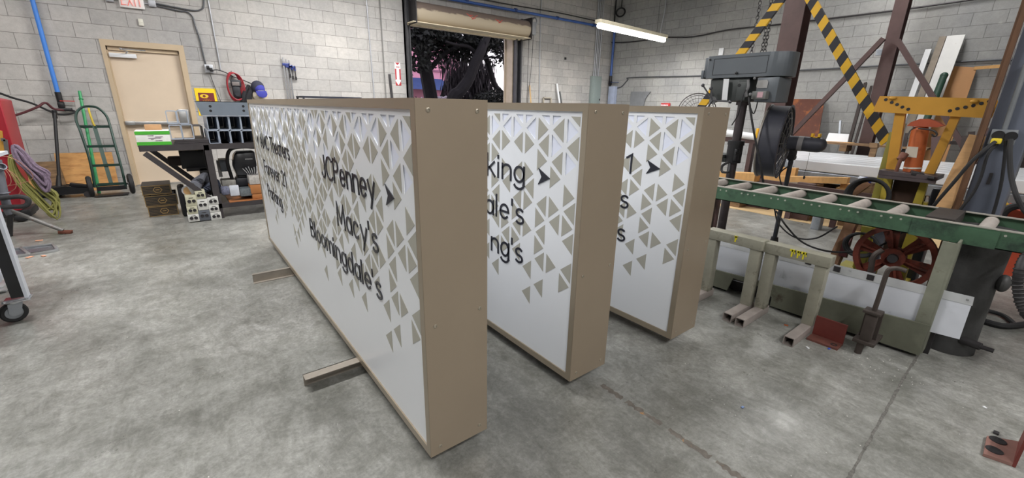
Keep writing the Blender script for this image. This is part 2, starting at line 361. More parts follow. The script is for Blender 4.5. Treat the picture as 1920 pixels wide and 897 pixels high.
def curtain_mat():
    m = bpy.data.materials.new('roller_curtain'); m.use_nodes = True; n = m.node_tree; b = n.nodes['Principled BSDF']; L = n.links.new
    tc = n.nodes.new('ShaderNodeTexCoord'); s = n.nodes.new('ShaderNodeSeparateXYZ'); L(tc.outputs['Object'], s.inputs[0])
    mp = n.nodes.new('ShaderNodeMapping'); mp.inputs['Scale'].default_value = (1.2, 4, 4); L(tc.outputs['Object'], mp.inputs[0])
    no = n.nodes.new('ShaderNodeTexNoise'); no.inputs['Scale'].default_value = 5; no.inputs['Detail'].default_value = 6; L(mp.outputs[0], no.inputs[0])
    a = n.nodes.new('ShaderNodeMath'); a.operation = 'MULTIPLY_ADD'; L(no.outputs[0], a.inputs[0]); a.inputs[1].default_value = .11; L(s.outputs['Z'], a.inputs[2])
    r = n.nodes.new('ShaderNodeMapRange'); r.inputs['From Min'].default_value = 3.262; r.inputs['From Max'].default_value = 3.285; L(a.outputs[0], r.inputs['Value'])
    x = n.nodes.new('ShaderNodeMix'); x.data_type = 'RGBA'; L(r.outputs[0], x.inputs[0]); x.inputs[6].default_value = lin((184, 170, 148)); x.inputs[7].default_value = lin((120, 106, 98))
    L(x.outputs[2], b.inputs['Base Color']); b.inputs['Roughness'].default_value = .45; return m
rc = g.build('curtain_roll', curtain_mat(), d2)
g = MB(); g.box(4.22, 7.36, BY-.10, BY+.02, 2.935, 2.975); g.box(4.22, 7.36, BY-.42, BY-.02, 2.955, 2.972); g.build('bottom_bar', M('bottom_bar_paint', (222, 208, 180), .5), d2, False)
g = MB(); g.box(7.33, 7.36, BY-.44, BY, 2.94, 3.42); g.box(7.33, 7.37, BY-.06, BY, 2.7, 3.44); g.box(4.28, 4.30, BY-.44, BY, 2.94, 3.42); g.build('bracket_plate', steel_dark, d2, False)
g = MB(); g.cyl((7.37, BY-.22, 3.26), (7.50, BY-.22, 3.26), .07, n=20); g.torus((7.53, BY-.30, 3.36), (1, 0, 0), .10, .022, 24, 8); g.box(7.37, 7.50, BY-.42, BY-.16, 3.05, 3.34, .01); g.build('hoist_gearbox', M('gearbox_grey', (150, 152, 156), .5, .3), d2)
g = MB(); g.tube([(7.515, BY-.30, 3.32), (7.50, BY-.28, 2.4), (7.42, BY-.22, 1.2)], .006, 6); g.tube([(7.515, BY-.14, 3.32), (7.50, BY-.14, 2.4), (7.44, BY-.2, 1.2), (7.42, BY-.22, 1.2)], .006, 6)
g.build('hand_chain', steel_dark, d2)
# red spray strokes on the roll
g = MB()
for cx_, s_ in ((5.62, 1), (6.35, .7)):
    for dx, dz, ex, ez in ((-.12, .05, .02, -.03), (.02, -.03, .16, .05), (-.06, .02, .03, .03), (.0, -.05, .1, -.02)):
        a0 = V(cx_+dx*s_, 0, dz*s_+.03); a1 = V(cx_+ex*s_, 0, ez*s_+.03)
        def on(p): 
            zz = p.z+.02; return V(p.x, cy-math.sqrt(max(0, .209**2-(zz)**2)), cz+zz)
        g.tube([on(a0), on((a0+a1)/2), on(a1)], .007, 6)
g.build('spray_mark', M('red_spray', (196, 88, 78), .6), rc)

# ---- world beyond the open door
g = MB(); g.box(-40, 60, BY+.4, 90, -.3, -.02); gr = struct(g, 'trim_3', M('outside_asphalt', (70, 68, 70), .9))

# ================================================================== SIGN CABINETS
bronze = M('bronze_sign_paint', (152, 138, 120), .34, .30, .03, 2)
bronze_l = M('bronze_face_frame_paint', (154, 142, 124), .32, .30, .03, 2)
face_w = M('white_acrylic_face', (228, 231, 236), .30, 0, .01, 2)
deep_w = M('recessed_acrylic', (226, 231, 247), .35, 0, .02, 2)
film = M('taupe_vinyl_film', (168, 166, 156), .38, 0, .02, 3)
letter_m = M('black_raised_letter', (30, 31, 42), .35, 0, .1, 5)
SW, SL, SH, SB = .256, 3.345, 1.292, .064
P0, PITCH, HS = .037, .0925, .07
GR = {0: {0: 'G', 1: 'W', 2: 'G', 3: 'W', 5: 'G', 6: 'G', 7: 'G', 8: 'G', 10: 'G', 11: 'G'},
      1: {0: 'W', 1: 'G', 2: 'W', 3: 'G', 4: 'G', 6: 'G', 7: 'G', 10: 'G'},
      2: {0: 'W', 1: 'G', 2: 'G', 3: 'G', 6: 'G', 7: 'G', 8: 'G', 9: 'G', 10: 'G', 12: 'G'},
      3: {0: 'W', 1: 'W', 2: 'G', 4: 'G', 5: 'G', 6: 'G', 8: 'G', 11: 'G', 13: 'G'},
      4: {0: 'W', 1: 'W', 2: 'G', 4: 'G', 6: 'G', 7: 'G', 8: 'G', 9: 'G', 10: 'G'},
      5: {0: 'W', 1: 'W', 2: 'G', 4: 'G', 5: 'G', 8: 'G', 9: 'G', 10: 'G'},
      6: {0: 'G', 1: 'W', 2: 'G', 3: 'G', 5: 'G', 6: 'G', 7: 'G', 8: 'G', 10: 'G', 12: 'G'},
      7: {0: 'W', 1: 'G', 2: 'G', 3: 'G', 4: 'G', 6: 'G', 7: 'G', 9: 'G', 11: 'G'},
      8: {0: 'W', 1: 'G', 2: 'W', 3: 'G', 5: 'G', 6: 'G', 8: 'G', 10: 'G', 12: 'G'}}
rg = random.Random(3)
for j in range(9, 36):
    GR[j] = {}; lim = rg.choice((8, 9, 10, 11, 11, 12))
    for k in range(lim+1):
        q = rg.random()
        if k == 0: GR[j][k] = 'W' if q < .7 else 'G'
        elif k <= 3 and q < .38: GR[j][k] = 'W'
        elif q < (.9 if k < 7 else .7): GR[j][k] = 'G'
    if rg.random() < .4: GR[j][lim+2-((lim+j) % 2)] = 'G'
ZTOP, ZK1 = 1.313-SB, 1.243-SB
def inset(poly, d):
    n = len(poly); out = []
    cx_ = sum(p[0] for p in poly)/n; cy_ = sum(p[1] for p in poly)/n
    area = sum(poly[i][0]*poly[(i+1) % n][1]-poly[(i+1) % n][0]*poly[i][1] for i in range(n)); sg = 1 if area > 0 else -1
    L = []
    for i in range(n):
        a, b = poly[i], poly[(i+1) % n]; ex, ey = b[0]-a[0], b[1]-a[1]; l = math.hypot(ex, ey); nx, ny = -ey/l*sg, ex/l*sg
        L.append((a[0]+nx*d, a[1]+ny*d, ex, ey))
    for i in range(n):
        x1, y1, u1, v1 = L[i-1]; x2, y2, u2, v2 = L[i]; det = u1*v2-v1*u2
        t = ((x2-x1)*v2-(y2-y1)*u2)/det; out.append((x1+u1*t, y1+v1*t))
    return out
def cell(j, k):
    y0, y1 = P0+PITCH*j, P0+PITCH*(j+1); zc = ZK1-HS*(k-1)
    if (j+k) % 2: p = [(y1, zc+HS), (y1, zc-HS), (y0, zc)]
    else: p = [(y0, zc+HS), (y0, zc-HS), (y1, zc)]
    if k == 0:   # cut along the top margin
        e = y1 if (j+k) % 2 else y0; o = y0 if (j+k) % 2 else y1
        p = [(e, zc), (e, zc-HS), (o, zc)]
    if y1 > SL-.034: return None
    return inset(p, .0098)
cells = [(GR[j][k], cell(j, k)) for j in GR for k in GR[j]]
cells = [(a, b) for a, b in cells if b]
def face_mesh():
    cu = bpy.data.curves.new('f', 'CURVE'); cu.dimensions = '2D'; cu.fill_mode = 'BOTH'; cu.extrude = .0016
    def sp(p):
        s_ = cu.splines.new('POLY'); s_.points.add(len(p)-1); s_.use_cyclic_u = True
        for i, q in enumerate(p): s_.points[i].co = (q[0], q[1], 0, 1)
    sp([(.03, .030), (SL-.03, .030), (SL-.03, SH-.030), (.03, SH-.030)])
    for t, p in cells:
        if t == 'W': sp(p)
    o = bpy.data.objects.new('f', cu); COL.objects.link(o)
    me = bpy.data.meshes.new_from_object(o.evaluated_get(bpy.context.evaluated_depsgraph_get())); bpy.data.objects.remove(o)
    bm = bmesh.new(); bm.from_mesh(me)
    for v in bm.verts: v.co = V(.0078-v.co.z, v.co.x, v.co.y)   # front at x=.006
    for f_ in bm.faces: f_.material_index = 0
    return bm
def arc(cx, cy, rx, ry, a0, a1, n=14): return [(cx+rx*math.cos(math.radians(a0+(a1-a0)*i/n)), cy+ry*math.sin(math.radians(a0+(a1-a0)*i/n))) for i in range(n+1)]
XH = .66; BR = .245   # x-height and bowl half-width in cap heights
def bowl(cx=BR, a0=0, a1=360): return arc(cx, XH/2, BR, XH/2, a0, a1, 22)
GLYPH = {   # stroke skeletons: (advance width, strokes)
 'J': (.40, [[(.38, 1), (.38, .25)]+arc(.19, .22, .19, .22, 0, -165)]), 'C': (.74, [arc(.44, .5, .44, .5, 50, 310, 24)]),
 'P': (.52, [[(0, 0), (0, 1)], [(0, 1), (.26, 1)]+arc(.26, .745, .26, .255, 90, -90)+[(0, .49)]]), 'B': (.54, [[(0, 0), (0, 1)], [(0, 1), (.25, 1)]+arc(.25, .765, .22, .235, 90, -90)+[(0, .53)], [(0, .53), (.27, .53)]+arc(.27, .265, .27, .265, 90, -90)+[(0, 0)]]),
 'M': (.80, [[(0, 0), (.06, 1), (.40, .22), (.74, 1), (.80, 0)]]), 'A': (.72, [[(0, 0), (.36, 1), (.72, 0)], [(.13, .34), (.59, .34)]]), 'T': (.56, [[(0, 1), (.56, 1)], [(.28, 1), (.28, 0)]]),
 'F': (.46, [[(.46, 1), (0, 1), (0, 0)], [(0, .52), (.40, .52)]]), 'e': (.50, [[(.02, XH/2), (.48, XH/2)]+bowl(BR, 0, 315)]), 'o': (.49, [bowl()]), 'c': (.50, [bowl(BR, 48, 312)]),
 'a': (.49, [bowl(), [(.49, XH), (.49, 0)]]), 'd': (.49, [bowl(), [(.49, 1.02), (.49, 0)]]), 'g': (.49, [bowl(), [(.49, XH), (.49, -.12)]+arc(.245, -.12, .245, .2, 0, -160)]),
 'n': (.46, [[(0, XH), (0, 0)], arc(.23, XH-.23, .23, .23, 165, 0)+[(.46, 0)]]), 'm': (.80, [[(0, XH), (0, 0)], arc(.2, XH-.2, .2, .2, 165, 0)+[(.40, 0)], arc(.6, XH-.2, .2, .2, 165, 0)+[(.80, 0)]]),
 'h': (.46, [[(0, 1.02), (0, 0)], arc(.23, XH-.23, .23, .23, 165, 0)+[(.46, 0)]]), 'r': (.26, [[(0, XH), (0, 0)], arc(.22, XH-.24, .22, .24, 170, 70)]), 't': (.30, [[(.13, .92), (.13, 0)], [(0, XH), (.30, XH)]]),
 's': (.40, [arc(.2, .495, .18, .165, 40, 250, 14)+arc(.2, .165, .2, .165, 75, -140, 14)]), 'y': (.50, [[(0, XH), (.26, .02)], [(.50, XH), (.14, -.30)]]), 'v': (.48, [[(0, XH), (.24, 0), (.48, XH)]]),
 'k': (.44, [[(0, 1.02), (0, 0)], [(.40, XH), (.02, .28)], [(.13, .38), (.44, 0)]]), 'i': (.05, [[(0, XH), (0, 0)], [(0, .90), (0, .98)]]), 'l': (.05, [[(0, 1.02), (0, 0)]]),
 "'": (.05, [[(0, 1.0), (0, .76)]]), '2': (.50, [arc(.24, .74, .24, .25, 165, -35)+[(0, 0), (.50, 0)]]), '1': (.22, [[(0, .80), (.20, .97), (.20, 0)]]), ' ': (.18, [])}
def text_mb(body, h, wdt, y_left=None, y_right=None, z=0., st=.0118):
    gap = .20; x = 0; strokes = []
    for ch in body:
        a, ss = GLYPH[ch]
        for q in ss: strokes.append([(x+u, v_) for u, v_ in q])
        x += a+gap
    x -= gap; k = h; kx = wdt/x; yl = y_left if y_left is not None else y_right+wdt
    b = MB(); r = st/2
    for q in strokes:
        P = [V((yl-u*kx), (z+v_*k), 0) for u, v_ in q]
        if (P[0]-P[-1]).length < 1e-4: P = P[:-1]; cl = True
        else: cl = False; P[0] = P[0]-(P[1]-P[0]).normalized()*r; P[-1] = P[-1]+(P[-1]-P[-2]).normalized()*r
        n = len(P); L_, R_ = [], []
        for i in range(n):
            t0 = (P[i]-P[i-1]).normalized() if (i or cl) else None; t1 = (P[(i+1) % n]-P[i]).normalized() if (i < n-1 or cl) else None
            if t0 is None: t0 = t1
            if t1 is None: t1 = t0
            m = (t0+t1).normalized(); c_ = max(.45, m.dot(t0)); nn = V(-m.y, m.x, 0)*(r/c_)
            L_.append(P[i]+nn); R_.append(P[i]-nn)
        for i in range(n if cl else n-1):
            j = (i+1) % n; b.prism([(p.x, p.y) for p in (L_[i], L_[j], R_[j], R_[i])], 'X', .0025, .006)
    bmesh.ops.remove_doubles(b.bm, verts=b.bm.verts[:], dist=.00001)
    return b
def lettering(name, parent, lines, x0):
    for ln in lines:
        b = text_mb(*ln[:3], **ln[3])
        bmesh.ops.translate(b.bm, verts=b.bm.verts[:], vec=x0); b.build(name, letter_m, parent, False)
def arrow(parent, x0, yt, yb, yn, zt, zm, zb):
    b = MB(); b.prism([(x0.y+yt, x0.z+zm), (x0.y+yb, x0.z+zt), (x0.y+yn, x0.z+zm), (x0.y+yb, x0.z+zb)], 'X', x0.x+.0025, x0.x+.006)
    b.build('arrow', letter_m, parent, False)
def sign_cabinet(loc, label):
    t = thing('sign_cabinet', label, 'sign', loc, 'directory sign cabinets standing on steel angles'); o = V(loc)
    def B(mb): bmesh.ops.translate(mb.bm, verts=mb.bm.verts[:], vec=o); return mb
    b = MB(); b.box(.022, SW-.022, .002, SL-.002, .002, SH-.002); B(b).build('cabinet_core', bronze, t, False)
    b = MB()
    for y in (0, SL-.003): b.box(.0, SW, y, y+.003, 0, SH, .001, 1)
    b.box(0, SW, .003, SL-.003, SH-.003, SH, 0); b.box(0, SW, .003, SL-.003, 0, .003)
    B(b).build('cabinet_skin', bronze, t, False)
    b = MB()
    for xa, xb in ((0, .022), (SW-.022, SW)):
        b.box(xa, xb, .003, SL-.003, SH-.0325, SH-.003); b.box(xa, xb, .003, SL-.003, .003, .033)
        b.box(xa, xb, .003, .033, .033, SH-.0325); b.box(xa, xb, SL-.033, SL-.003, .033, SH-.0325)
    B(b).build('face_frame', bronze_l, t, False)
    b = MB(); b.bm.free(); b.bm = face_mesh()
    b.mi = 1; b.box(.0096, .0215, .033, SL-.033, .033, SH-.033)
    b.mi = 2
    for tt, p in cells:
        if tt == 'G': b.prism(p, 'X', .0052, .0062)
    B(b).build('face_panel', [face_w, deep_w, film], t, False)
    b = MB(); b.box(SW-.0215, SW-.008, .033, SL-.033, .033, SH-.033); B(b).build('rear_face_panel', face_w, t, False)
    for x, z in ((.042, SH-.033), (.215, SH-.035), (.038, .545), (.222, .56), (.04, .035), (.218, .04)):
        b = MB(); b.lathe([(0, 0), (.0075, 0), (.0075, .0015), (.004, .003), (.0035, .0012), (0, .0012)], (x, 0, z), (0, -1, 0), 14); B(b).build('screw', M('screw_bronze', (168, 160, 145), .35, .6), t)
    return t
S1, S2, S3 = (.564, 1.183, SB), (1.321, 1.202, SB), (2.081, 1.135, SB)
s1 = sign_cabinet(S1, 'nearest bronze directory sign, largest in view, its whole lettered face visible')
s2 = dup(s1, S2, 'middle bronze directory sign, between the two others, its lettering half hidden')
s3 = dup(s1, S3, 'bronze directory sign farthest right, beside the green roller conveyor')
r_ = .402
lettering('lettering', s1, [
    ('JCPenney', .108, .72, dict(y_right=r_-.012, z=.98-SB)), ("Macy's", .108, .525, dict(y_right=r_, z=.767-SB)), ("Bloomingdale's", .104, 1.13, dict(y_right=r_, z=.56-SB)),
    ('AMC Theaters', .104, 1.09, dict(y_left=SL-.38, z=.98-SB)), ('Forever 21', .104, .86, dict(y_left=SL-.38, z=.767-SB)), ('Parking', .104, .58, dict(y_left=SL-.38, z=.56-SB))], V(S1))
arrow(s1, V(S1), .203, .281, .257, 1.065-SB, 1.026-SB, .987-SB)
arrow(s1, V(S1), SL-.203, SL-.281, SL-.257, 1.065-SB, 1.026-SB, .987-SB)
lettering('lettering', s2, [('Parking', .112, .60, dict(y_right=r_-.004, z=.98-SB)), ("Bloomingdale's", .112, 1.15, dict(y_right=r_-.008, z=.767-SB)), ("ng's", .112, .275, dict(y_right=r_-.008, z=.557-SB))], V(S2))
arrow(s2, V(S2), .211, .292, .268, 1.066-SB, 1.027-SB, .988-SB)
lettering('lettering', s3, [('1', .108, .035, dict(y_right=r_-.002, z=.98-SB)), ("s", .108, .052, dict(y_right=r_-.004, z=.767-SB)), ("s", .108, .052, dict(y_right=r_-.004, z=.557-SB))], V(S3))
arrow(s3, V(S3), .208, .296, .272, 1.066-SB, 1.026-SB, .988-SB)

# steel angles under the signs
ang = M('mill_steel_angle', (160, 152, 142), .45, .5, .12, 10)
def z_support(x0, x1, y, label, z=SB-.001):
    b = MB(); b.box(x0, x1, y, y+.004, 0, z); b.box(x0, x1, y, y+.034, z-.004, z); b.box(x0, x1, y-.028, y, 0, .004)
    solo(b, 'steel_channel', ang, label, 'steel bar', (x0, y, 0), 'steel bars under the signs', False)
def l_support(x0, x1, y, label, z=SB-.001):
    b = MB(); b.box(x0, x1, y, y+.005, 0, z); b.box(x0, x1, y-.05, y+.005, z-.004, z)
    solo(b, 'steel_angle', ang, label, 'steel bar', (x0, y, 0), 'steel bars under the signs', False)
l_support(.304, .90, 2.02, 'light steel angle on the floor poking out under the near half of the nearest sign')
z_support(.300, .90, 3.60, 'steel channel on the floor poking out under the far half of the nearest sign')
l_support(1.30, 1.66, 2.02, 'steel angle lying under the near half of the middle sign')
z_support(1.30, 1.66, 3.60, 'steel channel lying under the far half of the middle sign')
l_support(2.06, 2.42, 2.02, 'steel angle lying under the near half of the sign beside the conveyor')
z_support(2.06, 2.42, 3.60, 'steel channel lying under the far half of the sign beside the conveyor')

# ================================================================== BACK WALL FITTINGS
conduit_m = M('conduit', (176, 178, 184), .4, .3, .1, 8)
conduit_d = M('dark_conduit', (96, 98, 102), .45, .5, .1, 8)
# exit sign
t = thing('exit_sign', 'red lettered EXIT sign mounted above the beige door', 'exit sign', (-.155, BY, 2.74))
g = MB(); g.box(-.30, -.012, BY-.05, BY, 2.645, 2.845, .012); g.build('housing', M('exit_sign_face', (236, 232, 230), .4, 0, .01), t)
exm = M('exit_red', (226, 84, 62), .5, emit=(235, 90, 66), estr=.35)
g = MB(); Y = BY-.055
def st(b, p, q, w_=.018): b.bar((p[0], Y, p[1]), (q[0], Y, q[1]), .004, w_, (0, 1, 0))
zb, zt = 2.672, 2.822
st(g, (-.272, zb), (-.272, zt)); st(g, (-.281, zb+.009), (-.222, zb+.009)); st(g, (-.281, (zb+zt)/2), (-.228, (zb+zt)/2)); st(g, (-.281, zt-.009), (-.222, zt-.009))
st(g, (-.205, zb), (-.145, zt)); st(g, (-.145, zb), (-.205, zt)); st(g, (-.117, zb), (-.117, zt)); st(g, (-.098, zt-.009), (-.03, zt-.009)); st(g, (-.064, zb), (-.064, zt))
g.build('exit_letters', exm, t, False)
for x, lab in ((-.40, 'small grey junction box left of the EXIT sign'), (.085, 'small grey junction box right of the EXIT sign')):
    g = MB(); g.box(x-.045, x+.045, BY-.045, BY, 2.70, 2.80, .006); g.box(x-.035, x+.035, BY-.05, BY-.044, 2.71, 2.79, .002); solo(g, 'junction_box', conduit_m, lab, 'junction box', (x, BY, 2.75))
g = MB(); g.box(-.128, -.068, BY-.03, BY, 2.415, 2.515, .008); g.box(-.122, -.074, BY-.034, BY-.03, 2.462, 2.466); solo(g, 'door_sensor', M('cream_plastic', (214, 212, 200), .5), 'small cream sensor box between EXIT sign and door', 'sensor', (-.1, BY, 2.46))
def wall_pipe(pts, r, label, m=conduit_m, cat='conduit', name='conduit', clips=True):
    g = MB(); g.tube(pts, r, 10, smooth=True, sub=5); n = len(pts)
    return solo(g, name, m, label, cat, pts[0])
WY = BY-.02
wall_pipe([(-.36, WY, 2.745), (-.30, WY, 2.745)], .010, 'short conduit stub between the left junction box and EXIT sign')
wall_pipe([(-.012, WY, 2.735), (.045, WY, 2.735)], .010, 'short conduit stub between EXIT sign and the right junction box')
wall_pipe([(.12, WY, 2.725), (.40, WY, 2.689), (0.502, 9.130, 2.690), (0.567, 9.130, 2.630), (0.580, 9.130, 2.499), (0.610, 9.130, 2.290), (0.615, 9.130, 2.105), (0.627, 9.130, 1.910)], .011, 'bent conduit running down from the right junction box to the outlet', conduit_d)
wall_pipe([(.12, WY, 2.755), (0.440, 9.130, 2.727), (0.617, 9.130, 2.721), (0.707, 9.130, 2.756), (0.746, 9.130, 2.823), (0.783, 9.130, 3.051)], .011, 'bent conduit curving upward right of the EXIT sign', conduit_d)
wall_pipe([(0.816, 9.130, 2.995), (0.826, 9.130, 1.848)], .010, 'thin straight conduit left of the hanging red cable', conduit_m)
wall_pipe([(3.437, 9.130, 3.428), (3.439, 9.130, 2.816), (3.450, 9.130, 1.443), (3.43, WY, .4)], .012, 'straight conduit at the wall groove beside the roll-up door', conduit_m)
wall_pipe([(7.989, 9.130, 4.140), (7.983, 9.130, 3.218), (8.034, 9.130, 1.478), (8.05, WY, .4)], .012, 'thin straight conduit right of the roll-up door chain', conduit_m)
# outlet with plugs
t = thing('wall_outlet', 'metal outlet box with plugs between door and hanging cable', 'outlet', (.66, BY, 1.86))
g = MB(); g.box(.60, .72, BY-.05, BY, 1.79, 1.92, .006); g.build('box', conduit_m, t)
for x, z in ((.645, 1.87), (.685, 1.84)):
    g = MB(); g.box(x-.02, x+.02, BY-.10, BY-.05, z-.028, z+.028, .006); g.build('plug', steel_black, t)
g = MB(); g.tube([(.69, BY-.09, 1.83), (.78, BY-.07, 1.84), (.90, BY-.05, 1.80), (1.0, BY-.05, 1.74), (1.12, BY-.05, 1.70), (1.28, BY-.05, 1.63)], .008, 8); solo(g, 'black_wire', steel_black, 'black cord running from the outlet toward the blue cap', 'cord', (.69, BY, 1.83))
g = MB(); g.tube([(.66, BY-.03, 1.79), (.69, BY-.02, 1.6), (.74, BY-.03, 1.35), (.76, BY-.03, 1.1)], .006, 8); solo(g, 'thin_cord', M('grey_cord', (80, 78, 78), .6), 'thin grey cord dropping from the outlet beside the yellow poster', 'cord', (.66, BY, 1.79))
# poster
t = thing('wall_poster', 'yellow and maroon poster with an eye motif beside the door', 'poster', (.54, BY, 1.3))
g = MB(); g.box(.405, .70, BY-.008, BY-.002, 1.10, 1.54); g.build('sheet', M('poster_yellow', (240, 205, 26), .6, 0, .03), t, False)
g = MB(); g.box(.445, .665, BY-.010, BY-.008, 1.24, 1.468); g.build('dark_field', M('poster_maroon', (112, 36, 40), .6), t, False)
g = MB(); g.ball((.525, BY-.010, 1.415), .06, (1, .03, .55), 20); g.build('eye', M('poster_gold', (228, 190, 40), .6), t)
g = MB(); g.ball((.525, BY-.012, 1.415), .022, (1, .04, .9), 14); g.build('pupil', M('poster_maroon', (112, 36, 40), .6), t)
g = MB()
for k in range(5): g.bar((.505+.016*k, BY-.011, 1.245), (.50+.028*k, BY-.011, 1.375-.01*abs(k-2)), .003, .007, (0, 1, 0))
g.build('rays', M('poster_gold', (228, 190, 40), .6), t, False)
# hanging cable with tool
t = thing('hanging_cable_tool', 'black tool hung on the wall wrapped in red cable', 'cable', (.98, BY, 1.82))
g = MB()
for k in range(5):
    a = .10+.006*k; g.tube([(.97+a*math.cos(2*PI*i/14)+.008*k, BY-.05-.014*k, 1.585+(.235-.004*k)*math.sin(2*PI*i/14)+random.uniform(-.004, .004)) for i in range(14)], .007, 7, closed=True, sub=3)
g.build('red_cable', M('red_cable', (165, 40, 52), .45, 0, .1), t)
g = MB(); g.box(.94, 1.06, BY-.11, BY-.04, 1.40, 1.62, .03); g.box(.93, 1.08, BY-.12, BY-.04, 1.58, 1.70, .02); g.cyl((1.0, BY-.12, 1.46), (1.0, BY-.13, 1.46), .035); g.build('tool_body', M('black_tool', (36, 38, 44), .5), t)
g = MB(); g.box(.945, 1.055, BY-.125, BY-.11, 1.60, 1.66, .004); g.build('tool_label', M('grey_label', (120, 112, 110), .5), t)
g = MB(); g.tube([(.97, BY, 1.83), (.97, BY-.06, 1.82), (.97, BY-.07, 1.84)], .006, 6); g.build('hook', chrome, t)
# cap, hat and dark bag on pegs
t = thing('baseball_cap', 'blue baseball cap hanging on the wall above the sign edge', 'cap', (1.33, BY, 1.6))
g = MB(); g.ball((1.325, BY-.10, 1.59), .105, (1, .85, 1.05), 20); g.build('crown_mesh', M('black_cap_mesh', (52, 54, 70), .8), t)
g = MB(); g.ball((1.345, BY-.135, 1.56), .09, (.95, .8, .95), 20); g.build('front_panel', M('blue_cap', (62, 66, 158), .8, 0, .08), t)
g = MB(); g.prism([(1.265, 1.52), (1.43, 1.53), (1.445, 1.47), (1.42, 1.425), (1.37, 1.41), (1.31, 1.425), (1.28, 1.46)], 'Y', BY-.225, BY-.205, .005); g.build('brim', M('blue_cap', (62, 66, 158), .8), t)
g = MB(); g.box(1.30, 1.40, BY-.222, BY-.214, 1.525, 1.533, .002); g.build('badge', M('silver_badge', (160, 158, 160), .6), t)
t = thing('straw_hat', 'cream hat hanging behind the blue cap', 'hat', (1.31, BY, 1.45))
g = MB(); g.lathe([(.155, 0), (.15, .02), (.105, .04), (.10, .10), (.06, .13), (0, .135)], (1.33, BY-.01, 1.45), (0, -1, 0), 26); g.build('hat_body', M('cream_hat', (196, 186, 168), .9), t)
g = MB()
for k, (a, b_) in enumerate((((1.20, 1.62), (1.07, 1.32)), ((1.26, 1.60), (1.16, 1.25)), ((1.23, 1.58), (1.10, 1.2)))): g.tube([(a[0], BY-.05-.02*k, a[1]), ((a[0]+b_[0])/2-.03, BY-.09-.01*k, (a[1]+b_[1])/2), (b_[0], BY-.07, b_[1])], [.022, .045], 10)
solo(g, 'cloth_bag', M('black_cloth', (38, 38, 42), .9, 0, .3, 14), 'folded black cloth hanging left of the blue cap', 'cloth', (1.2, BY, 1.6))
# bar clamps
def bar_clamp(x, zt, zb, label, jaw=True):
    t = thing('bar_clamp', label, 'clamp', (x, BY, zt), 'bar clamps hung on the back wall')
    g = MB(); g.box(x-.012, x+.012, BY-.05, BY-.042, zb, zt); g.build('bar', chrome, t, False)
    g = MB(); g.box(x-.02, x+.10, BY-.06, BY-.032, zt-.14, zt-.095, .006); g.box(x+.075, x+.10, BY-.06, BY-.032, zt-.18, zt-.09, .006); g.build('jaw', M('blue_clamp', (48, 62, 128), .4), t)
    g = MB(); g.cyl((x+.088, BY-.046, zt-.30), (x+.088, BY-.046, zt-.17), .008); g.cyl((x+.088, BY-.046, zt-.34), (x+.088, BY-.046, zt-.28), .016); g.build('screw_handle', steel_dark, t)
    g = MB(); g.box(x-.02, x+.10, BY-.06, BY-.032, zb+.04, zb+.08, .006); g.build('lower_jaw', M('blue_clamp', (48, 62, 128), .4), t)
bar_clamp(1.800, 2.12, .95, 'leftmost bar clamp with blue jaw hung on the back wall')
bar_clamp(1.845, 2.09, .92, 'middle one of the three bar clamps with blue jaws')
bar_clamp(1.895, 2.08, .90, 'rightmost bar clamp with blue jaw hung on the back wall')
# dark rack behind the sign
t = thing('steel_rack', 'dark steel rack whose top edge shows above the nearest sign', 'rack', (2.45, 8.8, 0))
for z in (.3, .85, 1.43):
    g = MB(); g.box(1.93, 2.98, 8.55, 9.05, z, z+.03); g.build('rack_shelf', M('dark_rack_paint', (38, 40, 52), .5), t, False)
for x in (1.95, 2.96):
    for y in (8.57, 9.03):
        g = MB(); g.box(x-.015, x+.015, y-.015, y+.015, 0, 1.455); g.build('post', M('dark_rack_paint', (38, 40, 52), .5), t, False)
g = MB(); g.bar((3.83, BY-.22, 0), (3.80, BY-.05, 1.95), .012, .05); solo(g, 'flat_bar', steel_dark, 'dark flat bar leaning on the pier left of the roll-up door', 'steel bar', (3.83, BY-.2, 0))
# extinguisher arrow
t = thing('fire_extinguisher_arrow', 'red and white fire extinguisher arrow sign beside the roll-up door', 'sign', (4.0, BY-.035, 1.97))
xa, xb, za, zb = 3.93, 4.055, 1.735, 2.195; Y = BY-.042
g = MB(); g.box(xa, xb, Y, BY-.035, za, zb); g.build('plate', M('sign_white', (230, 226, 226), .5), t, False)
rd = M('sign_red', (176, 52, 60), .5); xm = (xa+xb)/2
g = MB(); g.prism([(xa+.012, zb-.006), (xb-.012, zb-.006), (xm, zb-.055)], 'Y', Y-.002, Y)
g.prism([(xa, zb-.13), (xm-.032, zb-.13), (xm-.032, za+.12), (xa+.012, za+.12), (xa, za+.10)], 'Y', Y-.002, Y); g.prism([(xb, zb-.13), (xm+.032, zb-.13), (xm+.032, za+.12), (xb-.012, za+.12), (xb, za+.10)], 'Y', Y-.002, Y)
g.prism([(xa, za), (xa, za+.09), (xm-.008, za+.012), (xm+.008, za+.012), (xb, za+.09), (xb, za)], 'Y', Y-.002, Y); g.build('red_print', rd, t, False)
g = MB()
for k in range(4): g.box(xm-.035+.02*k, xm-.023+.02*k, Y-.003, Y-.001, zb-.105, zb-.08)
g.build('caption', rd, t, False)
